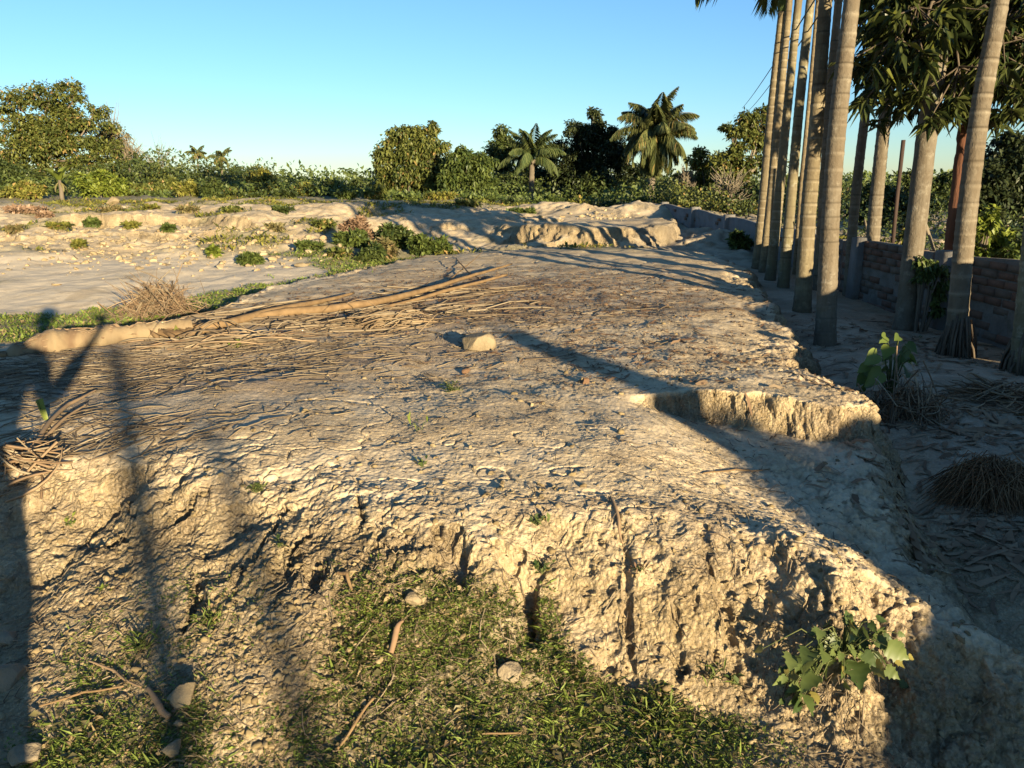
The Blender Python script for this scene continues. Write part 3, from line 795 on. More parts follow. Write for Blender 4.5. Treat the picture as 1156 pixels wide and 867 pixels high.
# ------------------------------------------------------------------ broadleaf trees
m_bark = bark_mat('tree_bark', (0.085, 0.07, 0.05), (0.20, 0.165, 0.12), None, 6, (1, 1, 0.3), 0.3)
m_barkp = bark_mat('pale_tree_bark', (0.12, 0.10, 0.07), (0.26, 0.22, 0.16), None, 6, (1, 1, 0.3), 0.2)
LM = dict(
    olive=leaf_mat('olive_leaf', (0.030, 0.048, 0.012), (0.155, 0.165, 0.038), (0.25, 0.17, 0.06), 0.04),
    dark=leaf_mat('dark_green_leaf', (0.016, 0.032, 0.010), (0.085, 0.105, 0.026), None, 0, 0.8, 0.15),
    deep=leaf_mat('deep_green_leaf', (0.009, 0.018, 0.007), (0.045, 0.055, 0.018), None, 0, 0.8, 0.1),  # also carries painted shade on the dark trees behind the wall
    mid=leaf_mat('mid_green_leaf', (0.026, 0.048, 0.012), (0.125, 0.155, 0.036)),
    yellow=leaf_mat('yellow_green_leaf', (0.055, 0.07, 0.015), (0.24, 0.225, 0.045), (0.30, 0.2, 0.07), 0.05),
    bright=leaf_mat('bright_green_leaf', (0.06, 0.095, 0.013), (0.21, 0.24, 0.038)),
    dusty=leaf_mat('dusty_leaf', (0.075, 0.072, 0.030), (0.24, 0.20, 0.085), (0.25, 0.17, 0.09), 0.12),
    dry=leaf_mat('dry_reddish_leaf', (0.12, 0.075, 0.045), (0.30, 0.20, 0.13), None, 0, 0.8, 0.15),
)

def tree(name, label, u, Y, vtop, mat, blobs, cat='tree', trunk=True, leaf=0.17, n=5200, bark=None, forks=3, group=None, vbase=None, trunkw=0.022, flat=0.75, droop=0.35, spread=1.0, uprt=0.0):
    """blobs: leaf masses (u, v, ru, rv) in photo pixels, given their own depth here"""
    zc = gz(at_y(u, 300, Y)[0], Y)
    base = np.array([at_y(u, 230, Y)[0], Y, zc])
    th = empty(name, base, label, cat, group)
    px = Y / F
    g = Geo(); cents = []; tw = []
    for (bu, bv, ru, rv) in blobs:
        c = at_y(bu, bv, Y) - base
        rx, rz = ru * px, rv * px
        ry = max(rx, rz * 0.7) * 0.9
        c[1] += rng.uniform(-0.3, 0.3) * ry
        k = max(3, int(5 + 10 * rng.random() + (rx * rz) ** 0.5 * 3))
        cl = rand_dirs(k) * (rng.random((k, 1)) ** 0.4) * np.array([rx, ry, rz]) * 0.88 + c
        cl[:, 2] = np.maximum(cl[:, 2], 0.08)
        cents.append((c, cl, 0.5 * (rx * ry * rz) ** (1 / 3), (ru * rv)))
    W = sum(c[3] for c in cents)
    for c, cl, rr, ar in cents:
        nl = int(1.45 * n * ar / W)
        pick = rng.integers(0, len(cl), nl)
        rsz = rr * rng.uniform(0.6, 1.25, len(cl))[pick] * spread
        off = rand_dirs(nl) * (rng.random((nl, 1)) ** 0.45) * rsz[:, None] * np.array([1, 1, flat])
        pos = cl[pick] + off
        pos[:, 2] = np.maximum(pos[:, 2], 0.02)
        d = rand_dirs(nl) * 0.8 + off / (rsz[:, None] + 1e-6) * 0.6 + np.array([0, 0, uprt - droop])
        nr = rand_dirs(nl) * 0.7 + np.array([0, 0, 1.0])
        Ls = leaf * rng.uniform(0.6, 1.35, nl)
        g.leaves(pos, d, nr, Ls, Ls * 0.5, 0.2, 0.1)
    if trunk:
        gt = Geo()
        Htop = max(c[0][2] for c in cents)
        r0 = max(0.035, trunkw * Htop)
        fk = np.array([0.04 * Htop * rng.standard_normal(), 0, 0.33 * Htop])
        gt.tube([np.array([0, 0, -0.15]), fk * [0.4, 1, 0.4], fk], [r0 * 1.25, r0, r0 * 0.85], 9, True, 0.02)
        for c, cl, rr, ar in cents:
            mid = fk + (c - fk) * 0.5 + rng.standard_normal(3) * 0.06 * Htop
            gt.tube([fk, mid, c], [r0 * 0.6, r0 * 0.4, r0 * 0.2], 6, True)
            for q in cl[:6]:
                gt.tube([mid + (c - mid) * 0.5, (c + q) / 2 + rng.standard_normal(3) * 0.05, q], [r0 * 0.2, r0 * 0.14, r0 * 0.06], 4, False)
        gt.build('trunk', bark or m_bark, th, True)
    g.build('crown' if trunk else 'foliage', mat, th)
    if not trunk:
        gs = Geo()
        for c, cl, rr, ar in cents:
            for q in cl[:5]:
                gs.tube([[c[0] * 0.4, c[1] * 0.4, -0.05], (c * 0.5 + q * 0.3) * [1, 1, 0.8], q], [0.016, 0.012, 0.006], 4, False)
        gs.build('stems', m_bark, th)
    return th

def bare_tree(label, u, Y, vtop, wd, group=None):
    px = Y / F; zc = gz(at_y(u, 230, Y)[0], Y)
    base = np.array([at_y(u, 230, Y)[0], Y, zc]); th = empty('bare_tree', base, label, 'tree', group)
    Ht = at_y(u, vtop, Y)[2] - zc; g = Geo(); tw = Geo()
    g.tube([[0, 0, -0.1], [0.02 * Ht, 0, 0.4 * Ht], [0.0, 0, 0.75 * Ht]], [0.05, 0.04, 0.02], 7, True)
    for i in range(26):
        h0 = rng.uniform(0.3, 0.75) * Ht; a = rng.uniform(0, 6.28); l = rng.uniform(0.35, 1.0) * wd * px
        e = np.array([math.cos(a) * l, math.sin(a) * l, min(h0 + rng.uniform(0.15, 0.4) * Ht, Ht)])
        s = np.array([0.01 * Ht, 0, h0]); m_ = (s + e) / 2 + [0, 0, -0.03 * Ht]
        tw.tube([s, m_, e], [0.02, 0.014, 0.006], 4, False)
        for k_ in range(4):
            f = e + rng.standard_normal(3) * 0.14 * wd * px + [0, 0, 0.1 * Ht * rng.random()]
            tw.tube([m_, (m_ + f) / 2 + rng.standard_normal(3) * 0.05, f], [0.012, 0.009, 0.005], 3, False)
    g.build('trunk', m_barkp, th, True); tw.build('branches', m_barkp, th)

# --- left horizon
tree('spreading_tree', 'tall spreading tree with flat tiers of leaves and a forked pale trunk at far left', 52, 42, 85, LM['olive'],
     [(20, 110, 30, 12), (55, 98, 32, 9), (62, 125, 40, 14), (20, 150, 26, 14), (45, 168, 42, 16), (95, 150, 32, 20), (110, 125, 16, 7), (85, 108, 16, 8), (115, 170, 24, 18), (8, 128, 14, 8), (8, 185, 20, 15), (75, 185, 30, 14), (100, 192, 34, 14), (40, 195, 34, 14), (128, 190, 20, 16), (70, 140, 30, 12), (28, 135, 24, 10), (55, 115, 36, 16), (50, 150, 36, 18), (75, 165, 34, 16), (30, 165, 30, 18), (90, 130, 24, 12)], n=15000, leaf=0.19, bark=m_bark, flat=0.5)
tree('round_tree', 'rounded dark green tree at the extreme left below the spreading one', 4, 39, 165, LM['dark'], [(-10, 190, 30, 20), (25, 200, 28, 18), (5, 212, 30, 12)], n=4500)
tree('feathery_tree', 'thin feathery tree with sparse yellowish leaves right of the spreading one', 128, 46, 135, LM['dusty'], [(125, 150, 14, 12), (135, 172, 18, 14), (118, 185, 18, 14), (140, 195, 16, 10), (128, 160, 18, 14), (145, 180, 16, 14), (112, 165, 12, 14)], n=4200, leaf=0.16, bark=m_barkp)
bare_tree('bare grey tree with upright twigs beside the feathery tree', 136, 47, 122, 14)
bare_tree('pale leafless tree with fine branches between the two groups of small palms', 184, 50, 165, 32)
bare_tree('low pale leafless sapling just left of the lone small palm', 150, 45, 155, 20)
tree('scrub_tree', 'dark rounded scrub tree to the right of the distant twin palms', 268, 52, 188, LM['dark'], [(268, 197, 12, 9), (262, 208, 10, 8), (276, 209, 9, 7)], n=1800)

tree('scrub_tree', 'loose olive scrub tree below the pale leafless tree', 176, 46, 182, LM['olive'], [(170, 192, 14, 9), (186, 198, 16, 10), (160, 202, 14, 10), (178, 210, 20, 10)], n=2600)
tree('scrub_tree', 'olive scrub tree between the pale leafless tree and the loose pair of small palms', 205, 47, 190, LM['mid'], [(204, 199, 14, 9), (214, 206, 12, 9), (196, 208, 14, 8)], n=2000)
tree('scrub_tree', 'yellowish scrub tree right of the dark rounded scrub tree', 292, 45, 188, LM['yellow'], [(292, 197, 14, 9), (302, 205, 12, 9), (282, 207, 12, 9)], n=2200)
tree('scrub_tree', 'dark tree standing behind the smaller coconut palm', 612, 44, 168, LM['dark'], [(612, 182, 16, 14), (600, 200, 20, 16), (622, 204, 16, 14)], n=4200)
tree('scrub_tree', 'olive tree joining the two topped tree and the loose tree', 512, 40, 168, LM['olive'], [(510, 184, 14, 14), (516, 202, 18, 16), (504, 214, 16, 10)], n=4000)
# --- middle group
tree('leafy_tree', 'tall olive leafed tree with two rounded tops left of the middle palms', 462, 38, 138, LM['olive'],
     [(450, 158, 24, 15), (440, 176, 18, 14), (486, 155, 22, 14), (495, 172, 16, 16), (465, 180, 24, 16), (436, 196, 14, 16), (468, 166, 26, 16), (470, 192, 30, 18), (505, 185, 12, 14), (448, 212, 22, 14), (480, 205, 24, 18), (462, 145, 14, 6), (488, 141, 8, 4), (428, 180, 8, 8)], n=13000, leaf=0.19, droop=0.8)
tree('leafy_tree', 'medium loose tree between the two topped tree and the dark column shaped tree', 528, 36, 165, LM['mid'],
     [(520, 190, 18, 14), (536, 178, 14, 8), (510, 205, 18, 14), (545, 196, 14, 16), (530, 212, 24, 12), (552, 182, 8, 12), (520, 175, 12, 8), (540, 205, 20, 16)], n=7500, leaf=0.2, droop=0.6)
tree('columnar_tree', 'dense dark column shaped tree just left of the smaller coconut palm', 570, 42, 140, LM['dark'],
     [(570, 155, 17, 13), (566, 172, 20, 16), (574, 192, 19, 16), (568, 212, 20, 14)], n=6000, leaf=0.17)
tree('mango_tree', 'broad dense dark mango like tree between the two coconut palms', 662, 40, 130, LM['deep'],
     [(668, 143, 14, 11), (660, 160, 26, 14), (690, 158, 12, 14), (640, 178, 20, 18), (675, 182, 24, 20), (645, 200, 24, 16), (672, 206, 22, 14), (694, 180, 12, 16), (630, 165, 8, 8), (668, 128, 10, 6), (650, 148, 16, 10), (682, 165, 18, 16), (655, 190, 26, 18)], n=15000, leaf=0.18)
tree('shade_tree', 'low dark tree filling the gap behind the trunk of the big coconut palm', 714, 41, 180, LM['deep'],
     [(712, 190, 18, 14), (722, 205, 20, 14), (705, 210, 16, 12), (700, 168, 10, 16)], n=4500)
# --- right of the palms in the gap
tree('young_tree', 'pale stemmed young tree with thin yellowish leaves right of the big coconut palm', 796, 27, 168, LM['yellow'],
     [(790, 180, 16, 10), (803, 195, 16, 12), (786, 205, 14, 12), (812, 185, 12, 12), (800, 215, 20, 10), (775, 200, 12, 8)], n=4200, leaf=0.13, bark=m_barkp)
tree('leafy_tree', 'tall airy olive tree rising beside the leftmost palm trunk', 842, 25, 120, LM['olive'],
     [(848, 135, 16, 10), (828, 148, 18, 8), (852, 160, 20, 14), (826, 172, 18, 12), (845, 190, 22, 14), (868, 150, 14, 16), (830, 200, 16, 12), (870, 185, 14, 14), (815, 185, 18, 12), (845, 215, 26, 14), (815, 215, 20, 14), (862, 128, 12, 8)], n=9000, leaf=0.13, bark=m_barkp, flat=0.6)
bare_tree('thicket of bare brown stems below the airy olive tree near the wall', 822, 22, 196, 26)
bare_tree('bare thin sapling leaning in front of the pale stemmed young tree', 772, 26, 190, 12)

# --- behind the wall, right
tree('leafy_tree', 'olive tree in the gap between the slim mottled trunk and the thin iron pole', 985, 26, 205, LM['olive'], [(970, 225, 18, 14), (1000, 222, 18, 12), (985, 240, 24, 12), (1025, 228, 16, 14), (945, 235, 16, 14), (915, 232, 14, 14)], n=4600, leaf=0.14)
tree('dark_tree', 'huge dark tree filling the right edge behind the wall, its shade put into the leaf colour', 1140, 17, 150, LM['deep'],  # deep leaf colour stands in for the shade on this tree
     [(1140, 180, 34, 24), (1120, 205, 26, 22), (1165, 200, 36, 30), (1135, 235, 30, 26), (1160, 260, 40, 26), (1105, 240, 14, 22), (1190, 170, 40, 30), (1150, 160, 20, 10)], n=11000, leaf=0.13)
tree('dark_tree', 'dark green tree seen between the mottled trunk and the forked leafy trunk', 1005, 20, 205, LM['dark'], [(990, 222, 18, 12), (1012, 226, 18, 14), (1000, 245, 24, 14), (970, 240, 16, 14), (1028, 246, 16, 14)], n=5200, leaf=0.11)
tree('dark_tree', 'dark tree right beside the big spotted trunk behind the wall, its shade put into the leaf colour', 1108, 14, 175, LM['deep'], [(1112, 200, 20, 18), (1100, 225, 16, 18), (1122, 235, 20, 20), (1106, 255, 18, 14)], n=5200, leaf=0.10)  # shade painted by the deep leaf colour here too
tree('dark_tree', 'lower dark tree between the red brown trunk and the forked leafy trunk', 1040, 24, 190, LM['dark'], [(1045, 212, 20, 14), (1070, 205, 16, 14), (1055, 230, 24, 14), (1090, 222, 14, 14), (1030, 200, 8, 8)], n=4800, leaf=0.13)
tree('leafy_shrub', 'sunlit yellow green shrub showing above the red brick wall right of the big spotted trunk', 1116, 8.2, 232, LM['bright'],
     [(1116, 245, 12, 12), (1108, 262, 14, 12), (1124, 268, 14, 14), (1112, 285, 18, 12), (1134, 282, 10, 10)], 'shrub', False, leaf=0.085, n=620)
tree('leafy_shrub', 'small green shrub over the wall at the right edge of the photo', 1146, 8.0, 262, LM['mid'], [(1144, 285, 14, 10), (1156, 275, 14, 14), (1140, 296, 14, 8)], 'shrub', False, leaf=0.07, n=600)
tree('creeper', 'green creeper hanging over the wall top beside the forked leafy trunk', 1052, 7.8, 280, LM['mid'], [(1045, 296, 12, 8), (1056, 305, 14, 10), (1064, 322, 10, 16), (1058, 345, 8, 18), (1042, 310, 8, 8)], 'climbing plant', False, leaf=0.06, n=900, droop=0.9)
tree('leafy_shrub', 'low shrub with long leaves behind the wall left of the thin iron pole', 968, 12.5, 268, LM['yellow'], [(950, 277, 14, 8), (975, 280, 14, 8), (1000, 282, 12, 7), (1022, 272, 10, 12)], 'shrub', False, leaf=0.11, n=900)

# big leaved tree at top right; its trunk stands in front of the wall
def big_leaf_tree():
    Y0 = 8.0
    b0 = at_y(1022, 372, Y0); x0 = b0[0]; z0 = gz(x0, Y0) - 0.03; o0 = np.array([x0, Y0, z0])
    th = empty('leafy_tree', o0, 'broad leaved tree whose drooping dark leaves fill the top right corner', 'tree')
    P = np.array([[x0, Y0, z0], at_y(1030, 290, Y0), at_y(1046, 154, Y0), at_y(1057, 80, Y0 + 0.05), at_y(1072, -40, Y0 + 0.1), at_y(1080, -170, Y0 + 0.2)]) - o0
    r = 20 / F * Y0 / 2
    s = np.linspace(0, 5, 60); Pi = np.stack([np.interp(s, range(6), P[:, i]) for i in range(3)], -1)
    g = Geo(); g.tube(Pi, r * (1.15 - 0.05 * s + 0.35 * np.exp(-s * 5) + 0.02 * np.sin(s * 23)), 14, True, 0.02)
    g.build('trunk', m_areca_p, th, True)
    br = Geo(); lf = Geo()
    tips = [(1000, 25), (985, 60), (1010, 70), (1040, 35), (1020, 5), (1060, 20), (1030, 105), (1075, 60), (1090, 20), (1100, 95), (1120, 45), (1140, 20), (1150, 85), (1165, 50), (1130, 105), (1180, 110), (1085, 110), (1000, -40), (1050, -60), (1100, -50), (1150, -40), (1015, 130), (1190, 10), (1070, 5), (1048, 60), (1165, 120), (1110, 10),
            (1005, 45), (1025, 50), (1060, 85), (1030, 25), (1000, 90), (1042, 85), (1110, 70), (1095, 55), (1015, 15), (1055, 45), (1075, 30), (1105, 35), (1145, 55), (1085, 0), (1120, 15), (1160, 90), (1100, 115), (1140, 110), (1065, 100), (995, 70), (1030, 85), (1118, 80), (1048, 10), (1170, 30), (1135, 70), (1150, 15), (1125, 90), (1080, 90)]
    for (u, v) in tips:
        dY = rng.uniform(-0.5, 0.9)
        e = at_y(u, v - 12, Y0 + dY) - o0
        s0 = Pi[int(rng.uniform(34, 52))]
        m_ = s0 + (e - s0) * 0.55 + np.array([0, 0, 0.25])
        br.tube([s0, m_, e], [0.024, 0.015, 0.006], 6, True)
        for q in range(8):
            c = e + rng.standard_normal(3) * 0.19
            br.tube([m_ + (e - m_) * 0.6, c], [0.01, 0.005], 4, False)
            n = 17
            a = rng.uniform(0, 2 * math.pi, n)
            d = np.stack([np.cos(a), np.sin(a), rng.uniform(-1.5, 0.2, n)], -1)
            nr = np.stack([np.cos(a) * 0.8, np.sin(a) * 0.8, np.full(n, 0.7)], -1) + 0.4 * rng.standard_normal((n, 3))
            L = rng.uniform(0.11, 0.22, n)
            pos = np.repeat(c[None], n, 0) + rng.standard_normal((n, 3)) * 0.03
            # long leaf in two joined kites so it bends
            lf.leaves(pos, d, nr, L, L * 0.27, 0.18, 0.25)
    br.build('branches', m_rootm, th, True)
    lf.build('crown', m_bigleaf, th)
m_bigleaf = leaf_mat('large_glossy_leaf', (0.013, 0.026, 0.008), (0.075, 0.085, 0.022), (0.10, 0.11, 0.02), 0.08, 1.5, 0.2, 0.4)
big_leaf_tree()

# broken red brown trunk and thin pole behind the wall
def snag():
    Y0 = 8.6; a = at_y(1072, 300, Y0); x0 = a[0]; o0 = np.array([x0, Y0, 0.2])
    th = empty('dead_tree', o0, 'red brown dead tree with peeling bark standing behind the wall', 'dead tree')
    P = np.array([[x0 - 0.05, Y0, 0.15], at_y(1074, 280, Y0), at_y(1082, 210, Y0), at_y(1090, 140, Y0)]) - o0
    s = np.linspace(0, 3, 40); Pi = np.stack([np.interp(s, range(4), P[:, i]) for i in range(3)], -1)
    g = Geo(); g.tube(Pi, 0.075 * (1.05 - 0.06 * s), 12, True, 0.05)
    g.build('trunk', bark_mat('red_brown_bark', (0.07, 0.03, 0.018), (0.18, 0.085, 0.05), None, 9, (1, 1, 0.15), 0.6), th, True)
    p = Geo(); p.tube([Pi[-1], Pi[-1] + [0.05, 0, 0.2], Pi[-1] + [0.02, 0, 0.34]], [0.05, 0.035, 0.01], 7, True, 0.1); p.build('broken_top', m_bark, th)
snag()
g = Geo(); Pp = [at_y(1007, 292, 10.3), at_y(1013, 220, 10.3), at_y(1020, 158, 10.3)]; Pp[0][2] = 0.2
g.tube(Pp, 0.026, 8, True, 0.03)
m_pole = bark_mat('rusty_pole', (0.03, 0.022, 0.02), (0.075, 0.05, 0.04), None, 10, (1, 1, 0.2), 0.2)
tag(g.build('thin_pole', m_pole), 'thin dark rusty pole standing straight behind the low wall', 'pole')
for (u0, v0, u1, v1, y_, lb) in [(1028, 232, 1058, 262, 9.4, 'pale stick leaning across behind the wall, upper one of the pair'), (1030, 244, 1062, 275, 9.1, 'pale stick leaning across behind the wall, lower one of the pair'),
                                 (976, 248, 984, 285, 10.4, 'short upright pale stake behind the wall beside the mottled trunk')]:
    g = Geo(); g.tube([at_y(u0, v0, y_), at_y((u0 + u1) / 2, (v0 + v1) / 2 - 1.5, y_ - 0.1), at_y(u1, v1 + 30, y_ - 0.2)], 0.014, 6, True)
    tag(g.build('stick', m_barkp), lb, 'stick')

th = tree('leafy_shrub', 'bush behind the tall wall whose shade falls on the right slope of the mound', 578, 30, 200, LM['mid'], [(578, 222, 8, 8)], 'shrub', False, n=10)
for ch in list(th.children): bpy.data.objects.remove(ch)
th.location = (5.22, -3.86, gz(5.22, -3.86))
gg = Geo(); nl = 9000
pos = rand_dirs(nl) * (rng.random((nl, 1)) ** 0.35) * np.array([0.45, 1.0, 0.97]) + np.array([0, 0, 0.9]); pos[:, 2] += 0.05 * np.sin(pos[:, 1] * 9)
gg.leaves(pos, rand_dirs(nl) - [0, 0, 0.3], rand_dirs(nl) + [0, 0, 1], rng.uniform(0.06, 0.13, nl), 0.05, 0.2)
gg.build('foliage', LM['mid'], th)
gs = Geo()
for i in range(16): gs.tube([[0, 0, -0.1], rand_dirs(1)[0] * [0.2, 0.4, 0.1] + [0, 0, 0.6], rand_dirs(1)[0] * [0.4, 0.8, 0.3] + [0, 0, 1.1]], [0.02, 0.014, 0.006], 5)
gs.build('stems', m_bark, th)
# ------------------------------------------------------------------ coconut and far palms, banana
m_coco = leaf_mat('coconut_leaflet', (0.028, 0.045, 0.016), (0.16, 0.165, 0.055), (0.2, 0.14, 0.05), 0.05, 0.7, 0.15, 0.4)
m_drygreen = leaf_mat('young_frond', (0.035, 0.06, 0.02), (0.13, 0.15, 0.05), None, 0, 0.7, 0.2, 0.4)
def palm(name, label, u, Y, vc, rpx, n, wpx, mat, els, group=None, leafL=0.2, lean=0.0, nl=44, lw=0.05):
    px = Y / F; x = at_y(u, vc, Y)[0]; z0 = gz(x, Y); zc = at_y(u, vc, Y)[2]; H = zc - z0
    th = empty(name, (x, Y, z0), label, 'palm tree', group)
    s = np.linspace(0, 1, 24); r = wpx * px / 2
    g = Geo(); g.tube(np.stack([lean * (s - 1) * (1 - 0.5 * s) * -1 - lean * 0 - lean * (1 - s) * 2, 0 * s, s * H - 0.05], -1), r * (1.25 - 0.4 * s + 0.05 * np.sin(s * 90)), 10, True)
    g.build('trunk', m_bark, th, True)
    gf = Geo(); L = rpx * px
    for i in range(n):
        f = i / (n - 1)
        el = els[0] + (els[1] - els[0]) * f + rng.normal(0, 0.12)
        frond_geo(gf, (0, 0, H - 0.05), i * 2.39996 + rng.normal(0, 0.15), el, L * rng.uniform(0.8, 1.15), nl, L * leafL, 1.15 + 0.7 * f + rng.normal(0, 0.1), 0.8 + 0.6 * f, lw, 0.02)
    gf.build('fronds', mat, th)
    if wpx > 5:
        for i in range(8):
            gn = Geo(); c = rand_dirs(1)[0] * np.array([0.25, 0.25, 0.12]) + [0, 0, H - 0.25]
            gn.tube([c + [0, 0, 0.1], c + [0, 0, 0.04], c - [0, 0, 0.05], c - [0, 0, 0.1]], [0.03, 0.09, 0.09, 0.03], 8); gn.build('coconut', m_bark, th, True)
    return th
palm('coconut_palm', 'tall coconut palm with a big shaggy crown standing above all the middle trees', 741, 36, 147, 50, 44, 7, m_coco, (1.45, -1.15), None, 0.30, 0.15, 60, 0.055)
palm('coconut_palm', 'smaller young coconut palm with upright feathery fronds right of the dark column shaped tree', 601, 38, 176, 40, 22, 6, m_drygreen, (1.5, 0.0), None, 0.26, 0.05, 54, 0.05)
palm('areca_palm', 'lone small palm on the left skyline, left one of a loose pair', 222, 48, 172, 13, 10, 1.8, m_coco, (1.3, -0.5), None, 0.34, 0, 16, 0.1)
palm('areca_palm', 'small palm on the left skyline, right one of a loose pair', 249, 46, 176, 14, 11, 1.8, m_coco, (1.3, -0.6), None, 0.34, 0, 16, 0.1)
palm('areca_palm', 'small yellowish palm just left of the pale leafless tree', 157, 44, 182, 14, 11, 3, m_drygreen, (1.3, -0.8), None, 0.34, 0, 16, 0.1)
palm('areca_palm', 'short palm half sunk in bushes below the loose pair of small palms', 236, 43, 196, 13, 10, 2, m_coco, (1.2, -0.7), None, 0.34, 0, 16, 0.1)
palm('areca_palm', 'small dark palm low down behind the trunk of the big coconut palm', 752, 44, 205, 12, 10, 2, m_coco, (1.0, -0.8), None, 0.34, 0, 16, 0.1)

def banana():
    Y = 29.5; x = at_y(70, 225, Y)[0]; z0 = gz(x, Y)
    th = empty('banana_plant', (x, Y, z0), 'banana plant with light green upright leaves and hanging brown ones at the left', 'banana plant')
    g = Geo(); g.tube([[0, 0, -0.05], [0.02, 0, 0.4], [0, 0, 0.75]], [0.09, 0.075, 0.05], 9); g.build('stem', m_bark, th, True)
    for nm, mt, arr in (('green_leaves', LM['bright'], [(a, 1.25 - 0.1 * i, 0.95) for i, a in enumerate((0.3, 1.5, 2.9, 4.1, 5.2, 0.9, 3.5))]), ('dry_leaves', LM['dusty'], [(5.6, -0.5, 0.5), (0.2, -0.7, 0.55), (4.4, -0.6, 0.5)])):
        gl = Geo()
        for a, el, L in arr:
            s = np.linspace(0, 1, 9); e = el - 1.2 * s ** 1.5
            h = np.cumsum(np.cos(e)) * L / 9; v = np.cumsum(np.sin(e)) * L / 9 + 0.65
            wv = (0.15 if nm == 'green_leaves' else 0.045) * np.sin(np.pi * np.clip(s * 0.92 + 0.08, 0, 1)) ** 0.6
            ctr_ = np.stack([h * math.cos(a), h * math.sin(a), v], -1); sd2 = np.array([-math.sin(a), math.cos(a), 0])
            V = np.concatenate([ctr_ + sd2 * wv[:, None] + [0, 0, 0.04], ctr_, ctr_ - sd2 * wv[:, None] + [0, 0, 0.04]])
            gl.add(V, [[i, i + 1, i + 10, i + 9] for i in range(8)] + [[i + 9, i + 10, i + 19, i + 18] for i in range(8)])
        gl.build(nm, mt, th)
banana()

